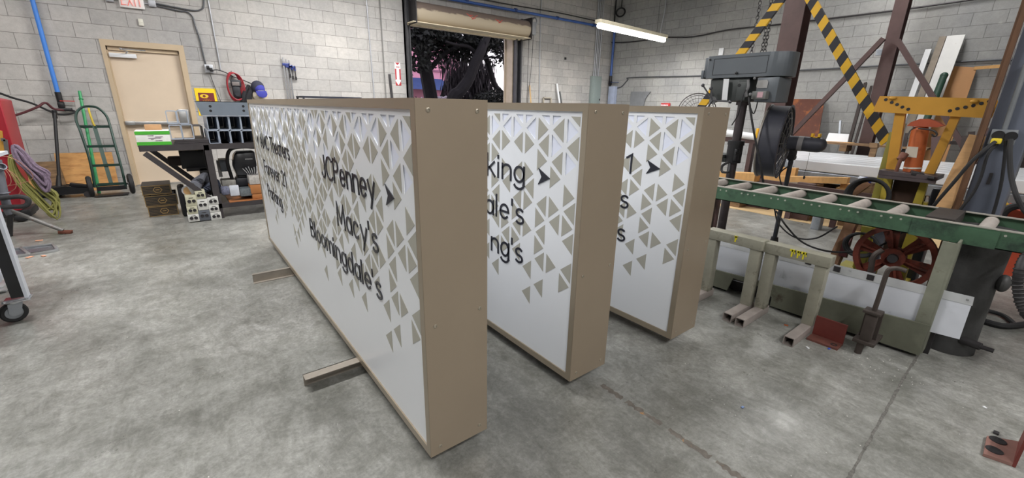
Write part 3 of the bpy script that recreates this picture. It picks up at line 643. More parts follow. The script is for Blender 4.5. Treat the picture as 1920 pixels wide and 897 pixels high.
# things leaning right of the roll-up door
g = MB(); g.bar((7.72, BY-.28, 0), (7.649, 9.100, 1.899), .04, .012, (0, 1, 0)); solo(g, 'wood_strip', M('raw_pine', (190, 158, 112), .7, 0, .15, 6), 'thin wooden strip leaning on the back wall beside the door chain', 'wood strip', (7.7, BY-.25, 0))
g = MB(); g.cyl((8.84, BY-.40, 0), (8.631, 9.100, 1.983), .027); solo(g, 'white_tube', white_p, 'white round tube leaning on the back wall', 'tube', (8.8, BY-.4, 0))
g = MB(); g.bar((8.95, BY-.35, 0), (8.718, 9.090, 1.777), .012, .12, (0, 1, 0)); solo(g, 'grey_board', M('grey_board', (120, 122, 122), .7), 'grey board leaning behind the white tube', 'board', (8.9, BY-.3, 0))
g = MB()
for a, b_ in (((8.16, 0), (8.16, 1.60)), ((8.44, 0), (8.44, 1.60)), ((8.16, 1.60), (8.44, 1.60)), ((8.16, .8), (8.44, .8))): g.bar((a[0], BY-.05-.0*a[1], a[1]), (b_[0], BY-.05, b_[1]), .03, .04, (0, 1, 0))
solo(g, 'timber_surround', M('grey_wood', (170, 162, 148), .8), 'narrow pale frame standing against the back wall', 'frame', (8.3, BY-.05, 0), None, False)
# electrical panel and conduits in the corner
t = thing('breaker_box', 'tall grey electrical panel on the back wall near the corner', 'electrical panel', (10.2, BY, 1.6))
pm = M('panel_grey_paint', (142, 154, 152), .45, .1, .04)
g = MB(); g.box(10.02, 10.40, BY-.12, BY-.001, .9, 2.26, .008); g.build('cabinet', pm, t)
g = MB(); g.box(10.045, 10.375, BY-.135, BY-.12, .93, 2.23, .006); g.build('door', pm, t)
g = MB(); g.box(10.33, 10.36, BY-.15, BY-.135, 1.58, 1.63, .003); g.build('latch', steel_dark, t)
for k, (xt, xb_) in enumerate(((1116, 1107), (1121, 1111), (1126, 1115), (1131, 1121))):
    p = [(9.874, 9.110, 5.013), (9.986, 9.110, 2.208)] if k == 0 else [(9.980, 9.110, 5.033), (10.078, 9.110, 2.213)] if k == 1 else [(10.088, 9.110, 5.053), (10.171, 9.110, 2.218)] if k == 2 else [(10.196, 9.110, 5.073), (10.312, 9.110, 2.225)]
    p = [(10.12+.07*k, p[0][1], 5.9), (10.12+.07*k, p[1][1], 2.26)]
    wall_pipe(p, .018 if k != 2 else .012, ['leftmost', 'second from left', 'third from left', 'rightmost'][k]+' of the four upright conduits above the electrical panel', conduit_m)
t = thing('disconnect_box', 'narrow pale blue box in the room corner beside the panel', 'electrical box', (10.8, BY-.3, 1.6))
g = MB(); g.box(RX-.14, RX, 8.816, 9.043, .9, 2.0, .006); g.build('case', M('pale_blue_case', (172, 182, 206), .4), t)
g = MB(); g.box(RX-.15, RX-.139, 8.80, 9.0, .95, 1.95, .004); g.build('cover', M('pale_blue_case', (172, 182, 206), .4), t)
# blue compressed-air pipes
blue = M('blue_air_pipe', (58, 92, 160), .4, 0, .08)
blue_b = M('bright_blue_air_pipe', (70, 134, 222), .4, 0, .05)
t = thing('air_pipe', 'blue compressed-air pipe running along the wall above the roll-up door', 'pipe', (7.5, BY, 3.6))
g = MB(); g.tube([(4.6, BY-.09, 3.561), (7.669, 9.060, 3.591), (10.025, 9.060, 3.600), (10.82, BY-.09, 3.63)], .032, 12, smooth=False); g.build('run', blue, t)
g = MB()
for x in (5.7, 7.1, 8.5, 9.9): g.cyl((x-.03, BY-.09, 3.6), (x+.03, BY-.09, 3.6), .044); g.box(x-.012, x+.012, BY-.09, BY, 3.585, 3.615)
g.build('couplings', M('blue_fitting', (44, 66, 120), .4), t)
g = MB(); g.tube([(4.6, BY-.05, 3.72), (6.6, BY-.05, 3.70), (8.6, BY-.05, 3.74), (10.0, BY-.05, 3.73)], .012, 8); solo(g, 'black_cable', steel_black, 'black cable lying along the top of the blue air pipe', 'cable', (7.5, BY-.05, 3.7))
t = thing('air_drop_pipe', 'blue air pipe dropping down the corner to a valve', 'pipe', (10.82, BY-.1, 2.2))
g = MB(); g.cyl((10.80, BY-.12, 2.28), (10.80, BY-.12, 3.60), .035); g.build('pipe_run', blue, t)
g = MB(); g.cyl((10.80, BY-.12, 2.15), (10.80, BY-.12, 2.30), .045); g.box(10.76, 10.84, BY-.16, BY-.08, 2.04, 2.16, .01); g.build('valve', steel_black, t)
g = MB(); g.bar((10.80, BY-.16, 2.12), (10.80, BY-.42, 2.11), .05, .012); g.build('lever', M('blue_fitting', (44, 66, 120), .4), t)
g = MB(); g.tube([(10.80, BY-.12, 2.05), (10.79, BY-.12, 1.3), (10.72, BY-.12, .9)], .02, 8); g.build('hose', rubber, t)
g = MB(); g.tube([(10.84, BY-.05, 5.9), (10.84, BY-.05, 4.2), (10.82, BY-.07, 3.66)], .018, 8); solo(g, 'black_riser', steel_black, 'black cable rising above the blue drop pipe in the corner', 'cable', (10.84, BY-.05, 4.5))
t = thing('chain_loop', 'dark loop of chain hanging high in the corner', 'chain', (10.8, BY-.3, 4.1))
g = MB(); g.torus((10.82, 8.88, 4.02), (1, .3, 0), .13, .022, 22, 8, (1, .85)); g.build('loop', steel_black, t)
g = MB(); g.tube([(10.84, 8.88, 5.9), (10.84, 8.88, 4.14)], .012, 8, smooth=False); g.build('hanger', steel_black, t)
# right wall conduits
wall_pipe([(10.870, 9.536, 2.050), (10.870, 9.159, 1.948)], .016, 'stub of conduit between electrical panel and corner', conduit_d)
wall_pipe([(10.870, 8.789, 1.955), (10.870, 8.634, 1.997), (10.870, 8.440, 2.171), (10.870, 8.277, 2.231), (10.870, 6.083, 2.192), (10.870, 3.923, 2.211), (10.870, 2.180, 2.225), (10.870, 0.990, 2.227), (10.870, 0.909, 2.206), (10.870, 0.850, 2.106)], .016, 'long conduit rising from the corner then running level along the right wall', conduit_d)
g = MB(); g.tube([(10.860, 9.151, 3.245), (10.860, 8.502, 3.199), (10.860, 7.615, 3.195), (10.860, 7.287, 3.201), (10.860, 6.514, 3.135), (10.860, 5.703, 3.191), (10.860, 5.207, 3.191), (10.860, 4.312, 3.170), (10.860, 2.616, 3.165), (10.860, 1.774, 3.184), (10.860, 1.003, 3.198)], .016, 8, sub=4); solo(g, 'wall_cable', steel_dark, 'dark cable strung high along the right wall past the lamp', 'cable', (10.860, 4.312, 3.170))
wall_pipe([(10.870, 7.498, 4.622), (10.870, 7.439, 3.990), (10.870, 7.496, 3.486), (10.870, 7.507, 3.330)], .014, 'upright conduit on the right wall above the lamp', conduit_m)
# gray plate with a curved edge and red sign on right wall
p = [(10.840, 8.262, 1.840), (10.840, 7.586, 1.830), (10.840, 7.678, 1.731), (10.840, 7.752, 1.616), (10.840, 7.769, 1.470)]
y0 = p[0][1]; pl = [(q[1], q[2]) for q in p]+[(p[-1][1], .9), (y0, .9)]
g = MB(); g.prism(pl, 'X', 10.84, 10.86); solo(g, 'grey_plate', M('grey_sheet', (118, 120, 124), .5), 'grey sheet with one curved side on the right wall near the corner', 'sheet metal', (10.85, y0, .9), None, False)
t = thing('red_sign', 'small red sign on the right wall, mostly hidden by the sign beside the conveyor', 'sign', (10.8, 7.1, 1.5))
g = MB(); g.box(10.86, 10.88, 6.939, 7.220, 1.22, 1.525); g.build('board', M('danger_red', (190, 52, 52), .5), t, False)
g = MB()
for k in range(5): g.box(10.852, 10.86, 7.0+.045*k, 7.03+.045*k, 1.455, 1.485)
g.build('print_marks', white_p, t, False)

g = MB(); g.box(8.92, 8.99, BY-.012, BY-.001, 2.625, 2.685); solo(g, 'wall_vent', steel_black, 'tiny dark vent in the back wall left of the corner conduits', 'vent', (8.955, BY, 2.65), None, False)
# ---- hanging fluorescent fixture (the visible one)
t = thing('fluorescent_fixture', 'lit fluorescent strip fixture hanging near the right wall', 'ceiling light', (8.43, 6.5, 2.97))
A, B_ = V((7.130, 6.406, 2.990)), V((9.743, 6.579, 2.990)); d = (B_-A).normalized(); sd = V(-d.y, d.x, 0)
g = MB(); g.bar(A+V(0, 0, .035), B_+V(0, 0, .035), .16, .07, (0, 0, 1), .01); g.build('housing', M('fixture_cream', (214, 206, 182), .5), t)
lamp_m = M('lamp_lens', (255, 252, 240), .5, emit=(255, 250, 238), estr=9.)
for a, b_ in ((.02, .495), (.505, .98)):
    g = MB(); p0, p1 = A.lerp(B_, a)+V(0, 0, -.045), A.lerp(B_, b_)+V(0, 0, -.045); g.cyl(p0, p1, .052, n=18)
    for q, s_ in ((p0, -1), (p1, 1)): g.ball(q, .052, (1, 1, 1), 12)
    g.build('lamp_lens', lamp_m, t)
for a in (.15, .85):
    p = A.lerp(B_, a); g = MB(); g.cyl(p+V(0, 0, .06), (p.x, p.y, 5.99), .004, n=6); g.build('hanger_wire', steel_dark, t)

# ================================================================== LEFT SIDE
ply = M('plywood', (196, 146, 88), .75, 0, .16, 3, .05, 30, (150, 98, 52), (.5, .66), 2.5, stretch=(1, 1, 6))
ply_d = M('old_plywood', (136, 108, 78), .8, 0, .2, 4, .05, 30, (92, 70, 50), (.45, .65), 3, stretch=(1, 1, 5))
def leaning(pts, name, m, label, cat, th=.016, group=None):
    # pts: corners (x, z) ; leans on the back wall
    h = max(p[1] for p in pts)
    P = [(x, BY-.03-(.16*(1-z/h)), z) for x, z in pts]; g = MB(); g.slab(P, (0, -th, 0)); return solo(g, name, m, label, cat, (sum(p[0] for p in pts)/len(pts), BY-.15, 0), group, False)
leaning([(-1.47, .0), (-.80, .0), (-.80, .55), (-1.425, .56)], 'plywood_board', ply, 'orange plywood sheet behind the floor jack and hand truck', 'board', group='boards leaning on the back wall')
g = MB(); g.slab([(-1.62, BY-.22, 0), (-1.36, BY-.22, 0), (-1.40, BY-.08, .45), (-1.63, BY-.08, .45)], (0, -.018, 0)); solo(g, 'plywood_board', ply_d, 'short dark brown board left of the orange plywood sheet', 'board', (-1.5, BY-.2, 0), 'boards leaning on the back wall', False)
g = MB(); g.slab([(-1.92, BY-.24, 0), (-1.63, BY-.24, 0), (-1.70, BY-.08, .56), (-2.02, BY-.08, .56)], (0, -.014, 0)); solo(g, 'plywood_board', ply, 'tall narrow orange board behind the yellow hose', 'board', (-1.8, BY-.2, 0), 'boards leaning on the back wall', False)
g = MB(); g.box(-1.65, -1.39, 8.60, 8.86, .0, .13, .03); g.ball((-1.6, 8.6, .04), .05, (1.6, 1, .8), 12, jit=.004); solo(g, 'black_tool_bag', M('black_bag', (24, 24, 26), .8, 0, .3, 12), 'low black bag on the floor left of the jack', 'bag', (-1.5, 8.7, 0))

# ---- floor jack
t = thing('floor_jack', 'black trolley floor jack with long upright handle', 'floor jack', (-1.27, 8.5, 0))
g = MB()
g.prism([(-1.50, .05), (-1.06, .05), (-1.06, .12), (-1.18, .13), (-1.30, .17), (-1.42, .15), (-1.50, .10)], 'Y', 8.40, 8.43); g.prism([(-1.50, .05), (-1.06, .05), (-1.06, .12), (-1.18, .13), (-1.30, .17), (-1.42, .15), (-1.50, .10)], 'Y', 8.58, 8.61)
g.box(-1.48, -1.4, 8.41, 8.6, .06, .12); g.cyl((-1.20, 8.41, .10), (-1.20, 8.6, .10), .03); g.box(-1.42, -1.25, 8.45, 8.56, .08, .16, .01)
g.build('frame', M('jack_black', (30, 31, 34), .4, .3, .2), t)
g = MB(); g.prism([(-1.28, .13), (-1.05, .10), (-1.02, .14), (-1.26, .20)], 'Y', 8.46, 8.55, .005); g.lathe([(0, 0), (.05, 0), (.055, .02), (.03, .02), (0, .015)], (-1.06, 8.505, .14), (0, 0, 1), 20); g.build('lift_arm', M('jack_black', (30, 31, 34)), t)
for x, y in ((-1.45, 8.39), (-1.45, 8.62), (-1.10, 8.38), (-1.10, 8.62)):
    g = MB(); g.cyl((x, y-.015, .04), (x, y+.015, .04), .04, n=18); g.cyl((x, y-.018, .04), (x, y+.018, .04), .014, n=10); g.build('wheel', steel_dark, t)
g = MB(); g.cyl((-1.385, 8.52, .14), (-1.36, 8.56, .30), .035, .022, 14); g.cyl((-1.36, 8.56, .28), (-1.248, 8.780, 1.166), .019, .019, 12); g.cyl((-1.262, 8.780, 1.066), (-1.249, 8.780, 1.173), .026, .026, 12); g.build('handle', steel_black, t)

# ---- hand truck
t = thing('hand_truck', 'green hand truck with arched frame leaning on the wall', 'hand truck', (-.84, 8.4, 0))
gr_m = M('hand_truck_green', (30, 58, 50), .4, .2, .12, 6)
g = MB(); g.tube([(-1.012, 8.420, 0.119), (-0.998, 8.500, 0.504), (-1.025, 8.620, 0.867), (-1.050, 8.720, 1.039), (-1.029, 8.780, 1.147), (-0.962, 8.800, 1.216), (-0.881, 8.800, 1.232), (-0.796, 8.800, 1.208), (-0.729, 8.780, 1.104), (-0.710, 8.720, 0.970), (-0.700, 8.620, 0.747), (-0.684, 8.500, 0.424), (-0.681, 8.420, 0.103)], .016, 10, sub=5); g.build('arched_frame', gr_m, t)
for a, b_ in (((-1.034, 8.720, 0.954), (-0.713, 8.720, 0.951)), ((-1.011, 8.600, 0.683), (-0.700, 8.600, 0.679)), ((-0.988, 8.500, 0.420), (-0.697, 8.500, 0.417)), ((-0.983, 8.430, 0.157), (-0.685, 8.430, 0.150))):
    g = MB(); g.bar(a, b_, .035, .008, (0, 1, 0)); g.build('cross_strap', gr_m, t, False)
g = MB(); g.bar((-0.877, 8.710, 0.957), (-0.832, 8.430, 0.147), .045, .012, (0, 1, 0)); g.build('centre_strap', gr_m, t, False)
g = MB(); g.bar((-0.995, 8.420, 0.094), (-0.671, 8.420, 0.094), .06, .02, (0, 1, 0)); g.box(-1.02, -.66, 8.22, 8.40, .012, .022); g.cyl((-1.04, 8.44, .14), (-.62, 8.44, .14), .012); g.build('toe_plate', steel_black, t, False)
for x in (-1.055, -.615):
    g = MB(); g.lathe([(.065, -.026), (.12, -.03), (.142, -.018), (.145, 0), (.142, .018), (.12, .03), (.065, .026)], (x, 8.40, .145), (1, .12, 0), 30, True); wh = g.build('wheel', rubber, t)
    g = MB(); g.lathe([(0, -.03), (.03, -.03), (.03, -.012), (.068, -.014), (.068, .014), (.03, .012), (.03, .03), (0, .03)], (x, 8.40, .145), (1, .12, 0), 24); g.build('hub', M('hub_grey', (120, 120, 122), .5, .3), wh)
g = MB(); g.tube([(-0.887, 8.700, 1.208), (-0.885, 8.660, 1.143), (-0.874, 8.640, 0.997), (-0.863, 8.640, 0.967)], .012, 8); solo(g, 'yellow_strap', M('yellow_strap', (200, 176, 60), .6), 'short yellow strap hanging inside the hand truck arch', 'strap', (-0.887, 8.700, 1.208))
g = MB(); g.cyl((-0.977, 9.100, 1.441), (-1.00, 8.56, .01), .018, .02, 10); g.torus((-0.978, 9.060, 1.329), (0, .3, 1), .022, .006, 14, 6); g.torus((-0.998, 8.900, 0.927), (0, .3, 1), .022, .006, 14, 6); solo(g, 'green_pole', M('green_pole', (36, 150, 88), .4), 'bright green pole leaning behind the hand truck', 'pole', (-1.0, 8.56, 0))

# ---- blue air pipe with valve and hoses on the left
t = thing('air_pipe', 'bright blue air pipe coming down the wall left of the door', 'pipe', (-1.2, BY, 1.35))
g = MB(); g.cyl((-1.206, BY-.06, 1.40), (-1.17, BY-.06, 5.95), .026, n=14); g.build('run', blue_b, t)
g = MB(); g.cyl((-1.206, BY-.06, 1.27), (-1.206, BY-.06, 1.42), .034, n=14); g.box(-1.24, -1.17, BY-.10, BY-.03, 1.20, 1.28, .01); g.box(-1.25, -1.1, BY-.12, BY-.05, 1.16, 1.20, .01); g.build('valve', steel_black, t)
g = MB(); g.bar((-1.2, BY-.11, 1.30), (-1.05, BY-.12, 1.297), .02, .01); g.build('lever', M('red_lever', (190, 56, 48), .4), t)
g = MB(); g.tube([(-1.13, BY-.10, 1.17), (-1.08, BY-.14, 1.16), (-1.10, BY-.18, 1.13), (-1.25, BY-.2, 1.12), (-1.470, 8.950, 1.260), (-1.620, 8.900, 1.326), (-1.727, 8.900, 1.384), (-1.891, 8.900, 1.477)], .014, 8); solo(g, 'air_hose', rubber, 'black air hose looping left from the blue pipe valve', 'hose', (-1.2, BY-.15, 1.15))
g = MB(); g.tube([(-1.17, BY-.10, 1.17), (-1.28, BY-.14, 1.19), (-1.339, 8.950, 1.270), (-1.424, 8.920, 1.212), (-1.566, 8.920, 1.139), (-1.702, 8.920, 1.083), (-1.776, 8.900, 1.062)], .016, 8); solo(g, 'maroon_hose', M('maroon_hose', (88, 40, 46), .6), 'maroon air hose sagging left from the blue pipe valve', 'hose', (-1.3, BY-.15, 1.15))

# ---- red machine with hoses
red = M('red_machine_paint', (160, 34, 48), .4, .1, .06, 4)
t = thing('red_cabinet_machine', 'tall red machine cut off by the left edge of the photo', 'machine', (-1.8, 7.1, 0))
g = MB(); g.prism([-1.496, -1.392, -1.375, -1.376] and [(-1.479, .13), (-1.393, 0.741), (-1.374, 1.304), (-2.15, 1.504), (-2.6, 1.9), (-2.6, .13)], 'Y', 7.0, 7.45, .01); g.build('body', red, t)
g = MB(); g.box(-2.5, -1.42, 7.02, 7.40, .05, .13, .01); g.build('base', steel_black, t)
for x, y in ((-1.50, 7.0), (-1.50, 7.38), (-2.4, 7.2)):
    g = MB(); g.ball((x, y, .045), .045, (1.3, .8, 1), 14); g.build('foot', rubber, t)
g = MB(); g.prism([(-1.545, 1.024), (-1.427, 0.990), (-1.463, 0.746), (-1.608, 0.753)], 'Y', 6.98, 7.0); g.build('yellow_panel', M('amber_panel', (196, 146, 60), .5), t, False)
g = MB(); g.bar((-1.417, 6.950, 0.904), (-1.437, 6.950, 0.748), .03, .02, (0, 1, 0)); g.bar((-1.447, 6.950, 0.904), (-1.417, 6.950, 0.904), .03, .02, (0, 1, 0)); g.build('bracket', M('dull_steel', (110, 108, 106), .5, .4), t, False)
def hank(name, m, label, cx_, zt, zb, y, wdt, n, r, skew=0.):
    g = MB(); rr = random.Random(n)
    for k in range(n):
        a = wdt*(.35+.65*rr.random()); ox = rr.uniform(-.2, .2)*wdt; yy = y-.10*rr.random(); zt_, zb_ = zt-rr.uniform(0, .04), zb+rr.uniform(0, .12)
        g.tube([(cx_+ox*.3, yy, zt_), (cx_-a*.5+skew*.3, yy-.02, (zt_*2+zb_)/3), (cx_-a*.45+skew*.8, yy-.03, (zt_+zb_*2)/3), (cx_+skew+ox, yy, zb_), (cx_+a*.5+skew, yy+.01, (zt_+zb_*3)/4), (cx_+a*.4+skew*.5, yy-.01, (zt_+zb_)/2), (cx_+a*.3+skew*.2, yy, zt_-.06)], r, 7, closed=True, sub=4)
    return solo(g, name, m, label, 'rope' if 'rope' in name else 'hose', (cx_, y, zt))
hank('yellow_hose_coil', M('yellow_green_hose', (140, 138, 78), .55, 0, .2, 8), 'long coil of yellow-green hose hanging on the red machine', -1.393, 0.750, 0.015, 6.93, .17, 15, .0095, .16)
hank('purple_rope_coil', M('purple_rope', (122, 106, 124), .85, 0, .35, 50), 'purple and white rope coil hanging over the yellow hose', -1.335, 0.856, 0.345, 6.84, .11, 12, .012, .13)
# ---- grey tripod stand
t = thing('pipe_stand', 'grey steel stand with splayed tube leg at the left edge', 'stand', (-1.45, 6.3, 0))
gm = M('grey_enamel', (112, 114, 122), .45, .2, .15, 8)
g = MB(); g.tube([(-1.360, 6.200, 0.765), (-1.383, 6.200, 0.512), (-1.398, 6.200, 0.277), (-1.389, 6.200, 0.238)], .032, 14, smooth=False); g.build('upright', gm, t)
g = MB(); g.pipe((-1.374, 6.200, 0.675), (-1.329, 6.150, 0.709), .034, .008); g.torus((-1.384, 6.200, 0.450), (0, 0, 1), .036, .006); g.build('collar', gm, t)
g = MB(); g.cyl((-1.405, 6.200, 0.294), (-1.06, 6.13, .035), .018, .02, 12); g.build('splayed_leg', M('worn_grey_tube', (118, 116, 114), .5, .3, .2, 10, 0, 60, (112, 70, 56), (.62, .7), 9), t)
g = MB(); g.obox((-1.045, 6.125, .018), (.10, .05, .030), Euler((0, .12, -.2)).to_matrix(), .004); g.build('foot_pad', M('rusty_steel', (104, 60, 46), .8, .2, .3, 20), t)
g = MB(); g.cyl((-1.390, 6.200, 0.249), (-1.468, 6.3, .0), .022); g.build('rear_leg', steel_dark, t)
g = MB(); g.tube([(-1.438, 6.150, 0.407), (-1.335, 6.120, 0.416), (-1.268, 6.100, 0.418), (-1.228, 6.100, 0.392), (-1.230, 6.100, 0.350), (-1.265, 6.100, 0.322), (-1.338, 6.120, 0.322), (-1.456, 6.150, 0.326)], .022, 10); g.build('looped_handle', M('black_grip', (44, 44, 46), .7, 0, .3, 40, .3, 120), t)
g = MB()
for k in range(6): g.tube([(-1.419, 6.400, 0.799), (-1.278, 6.400, 0.740), (-1.198, 6.400, 0.573), (-1.294, 6.400, 0.505), (-1.492, 6.400, 0.481)][0:5] if k == 0 else [(-1.75, 6.4-.02*k, .78+.02*k), (-1.50+.03*k, 6.38, .80-.03*k), (-1.42+.02*k, 6.36, .66-.05*k), (-1.58, 6.36, .60-.05*k), (-1.75, 6.4, .62-.06*k)], .003, 6)
solo(g, 'copper_wire', M('copper_wire', (170, 120, 100), .5, .4), 'loose thin copper wire loops in front of the red machine', 'wire', (-1.6, 6.4, .6))
# ---- white cart with caster
t = thing('white_cart', 'white metal cart on a swivel caster at the left edge', 'cart', (-1.2, 3.75, 0))
cx_, cy_ = -.953, 3.757
g = MB(); g.box(-.893, -.878, cy_-.036, cy_-.030, .152, .98); g.box(-.882, -.878, cy_-.030, cy_+.02, .152, .98); g.build('corner_leg', M('cart_white', (206, 210, 220), .4, .1, .08, 6), t, False)
g = MB(); g.box(-.948, -.893, cy_-.032, cy_-.028, .160, .98); g.build('inner_leg_plate', steel_black, t, False)
g = MB(); g.box(-1.75, -.975, cy_-.35, cy_+.42, .295, .301); g.box(-.975, -.969, cy_-.35, cy_+.42, .27, .315); g.box(-1.75, -.975, cy_+.415, cy_+.42, .27, .315); g.build("shelf", M('cart_white', (206, 210, 220)), t, False)
g = MB(); g.box(-1.75, -.874, cy_-.35, cy_+.5, .98, 1.0); g.box(-1.75, -1.70, cy_+.45, cy_+.5, .0, .98); g.box(-1.75, -1.70, cy_-.35, cy_-.30, .0, .98); g.build('top_tray', M('cart_white', (206, 210, 220)), t, False)
g = MB(); g.box(cx_-.035, cx_+.085, cy_-.06, cy_+.045, .140, .147, .002); g.cyl((cx_, cy_, .125), (cx_, cy_, .14), .035, n=20); ca = g.build('caster_plate', chrome, t)
for dx, dy in ((-.025, -.05), (.07, -.05), (.07, .03)):
    g = MB(); g.cyl((cx_+dx, cy_+dy, .147), (cx_+dx, cy_+dy, .156), .008, n=6); g.build('bolt', chrome, ca)
g = MB(); R_ = Euler((0, 0, .35)).to_matrix()
for s_ in (-1, 1): 
    o = V(cx_, cy_, 0)+R_ @ V(0, s_*.024, 0); P = [o+R_ @ V(u, 0, z) for u, z in ((-.03, .125), (.035, .125), (.015, .05), (-.02, .045), (-.035, .06))]; g.slab(P, R_ @ V(0, .003*s_, 0))
g.build('caster_fork', M('zinc_fork', (150, 154, 160), .35, .7, .05), t, False)
c0 = V(cx_-.012, cy_, .062); ax = R_ @ V(0, 1, 0)
g = MB(); g.lathe([(.040, -.018), (.055, -.019), (.062, -.011), (.062, .011), (.055, .019), (.040, .018)], c0, ax, 32, True); wh = g.build('caster_wheel', rubber, t)
g = MB(); g.lathe([(0, -.021), (.012, -.021), (.012, -.015), (.041, -.013), (.041, .013), (.012, .015), (.012, .021), (0, .021)], c0, ax, 24); g.build('wheel_hub', M('zinc_fork', (150, 154, 160)), wh)
# ---- aluminium frame lying on the floor
t = thing('aluminium_frame', 'flat aluminium frame lying on the floor near the cart', 'frame', (-1.2, 5.55, 0))
am = M('brushed_aluminium', (186, 188, 190), .35, .8, .06)
for nm, p, q in (('side_rail', (-1.62, 5.39), (-1.185, 5.39)), ('side_rail', (-1.62, 5.67), (-1.075, 5.67)), ('end_rail', (-1.165, 5.39), (-1.01, 5.42)), ('end_rail', (-1.01, 5.42), (-1.07, 5.665)), ('cross_rail', (-1.18, 5.39), (-1.28, 5.67)), ('side_rail', (-1.165, 5.39), (-1.02, 5.41))):
    g = MB(); g.bar((p[0], p[1], .012), (q[0], q[1], .012), .022, .022, (0, 0, 1), .002); g.build(nm, am, t)
g = MB(); g.prism([(-1.60, 5.40), (-1.19, 5.40), (-1.28, 5.66), (-1.60, 5.66)], 'Z', .004, .008); g.prism([(-1.16, 5.41), (-1.02, 5.43), (-1.08, 5.65), (-1.26, 5.66)], 'Z', .004, .008); g.build('tinted_panel', M('smoked_panel', (84, 86, 92), .25), t, False)
g = MB(); g.box(-1.55, -1.15, 4.45, 4.62, .003, .03, .004); g.box(-1.22, -1.13, 4.40, 4.47, .003, .02, .004); solo(g, 'metal_offcut', am, 'grey metal offcut on the floor behind the caster wheel', 'metal offcut', (-1.3, 4.5, 0))
# scraps of paper on the floor
scr = M('orange_scrap', (206, 150, 120), .8)
for i, (x, y, lab) in enumerate(((-1.205, 5.93, 'orange scrap on the floor above the aluminium frame'), (-1.17, 5.32, 'orange scrap on the floor touching the aluminium frame'), (-1.08, 5.30, 'smaller orange scrap right of the frame corner'))):
    g = MB(); g.obox((x, y, .005), (.05, .025, .004), Euler((.05, .04, i)).to_matrix()); solo(g, 'paper_scrap', scr, lab, 'scrap', (x, y, 0), None, False)

# ================================================================== TABLE WITH TUBES
t = thing('steel_table', 'dark steel work table with diagonal braces beside the beige door', 'table', (.6, 6.4, 0))
TY, TZ = 6.0, .87
td = M('table_steel', (66, 62, 64), .5, .3, .2, 8, .08, 40)
g = MB(); g.box(-.315, 1.75, TY, TY+.85, TZ-.008, TZ); g.build('table_top', td, t, False)
g = MB(); g.box(-.31, 1.75, TY, TY+.006, TZ-.06, TZ-.008); g.box(-.31, 1.75, TY+.84, TY+.846, TZ-.06, TZ-.008); g.box(-.31, -.304, TY, TY+.84, TZ-.06, TZ-.008); g.box(.25, .30, TY, TY+.84, TZ-.07, TZ-.01); g.build('apron', td, t, False)
for x, y in ((.245, TY), (1.66, TY), (.245, TY+.78), (1.66, TY+.78)):
    g = MB(); g.box(x, x+.075, y, y+.008, 0, TZ-.06); g.box(x, x+.008, y, y+.07, 0, TZ-.06); g.build('leg', td, t, False)
for y in (TY-.0, TY+.80):
    g = MB(); g.bar((-.27, y-.02, TZ-.075), (.26, y-.02, .20), .052, .035, (0, 1, 0)); g.build('brace', td, t, False)
g = MB(); g.box(.25, 1.73, TY+.005, TY+.82, .16, .17); g.box(.25, 1.73, TY+.0, TY+.005, .12, .175); g.build('lower_shelf', td, t, False)
g = MB(); g.box(.40, 1.70, TY+.01, TY+.8, .171, .182); g.build('shelf_board', M('shelf_wood', (164, 104, 60), .6, 0, .1, 5), t, False)
# things on the table
z0 = TZ
t = thing('carton', 'white carton with green bands on the near corner of the steel table', 'box', (-.15, 6.1, z0))
bx0, bx1, bz = -0.316, -0.028, 1.021
g = MB(); g.box(bx0, bx1, 6.04, 6.34, z0, bz, .003); g.build('carton_body', M('carton_white', (226, 226, 222), .6), t)
hgt = bz-z0
g = MB(); g.box(bx0-.001, bx1+.001, 6.037, 6.04, bz-hgt*.26, bz-.004); g.box(bx0-.001, bx1+.001, 6.037, 6.04, z0+.002, z0+hgt*.24); g.box(bx1, bx1+.002, 6.04, 6.33, bz-hgt*.26, bz-.004); g.build('green_band', M('carton_green', (70, 168, 48), .5), t, False)
g = MB()
for k, (a, b_) in enumerate(((.35, .52), (.56, .78), (.35, .72), (.42, .5), (.55, .75))): g.box(bx0+(bx1-bx0)*a, bx0+(bx1-bx0)*b_, 6.0355, 6.04, z0+hgt*(.66-.085*k), z0+hgt*(.69-.085*k))
g.build('label_print', M('print_mauve', (150, 130, 150), .6), t, False)
g = MB(); g.box(-0.232, -0.087, 6.2, 6.3, bz, 1.078, .004); solo(g, 'wood_block', M('tan_cardboard', (188, 146, 104), .7), 'tan block lying on top of the green banded carton', 'block', (-.1, 6.25, bz))
tube_in = M('steel_tube_skin', (176, 186, 202), .4, .45, .08, 8)
slit = M('steel_tube_dark', (60, 64, 76), .45, .7, .1, 8)
# four thin frames cut from tube (2 x 2)
tz0 = 0.919
fr = [(314, 335, 207.5, 233, 'upper left'), (334.5, 355.5, 207, 233, 'upper right'), (321, 344.5, 234, 262, 'lower left'), (343.5, 366, 233, 261.5, 'lower right')]
g = MB()
g.bm.free()
for x0, x1, z1, zb_, lab in ((-0.028, 0.069, 1.231, 1.088, 'upper left'), (0.067, 0.166, 1.234, 1.087, 'upper right'), (-0.025, 0.085, 1.082, 0.922, 'lower left'), (0.081, 0.189, 1.087, 0.922, 'lower right'), ):
    zb2 = zb_
    g = MB(); g.rtube(((x0+x1)/2, 6.06, (z1+zb2)/2), ((x0+x1)/2, 6.14, (z1+zb2)/2), x1-x0-.002, z1-zb2-.002, .009, (0, 0, 1), .014)
    solo(g, 'tube_slice', tube_in, lab+' of the four open square tube slices on the table', 'steel tube', ((x0+x1)/2, 6.1, zb2), 'open square tube slices')
g = MB()
h3 = (0.919-.002-z0)/3
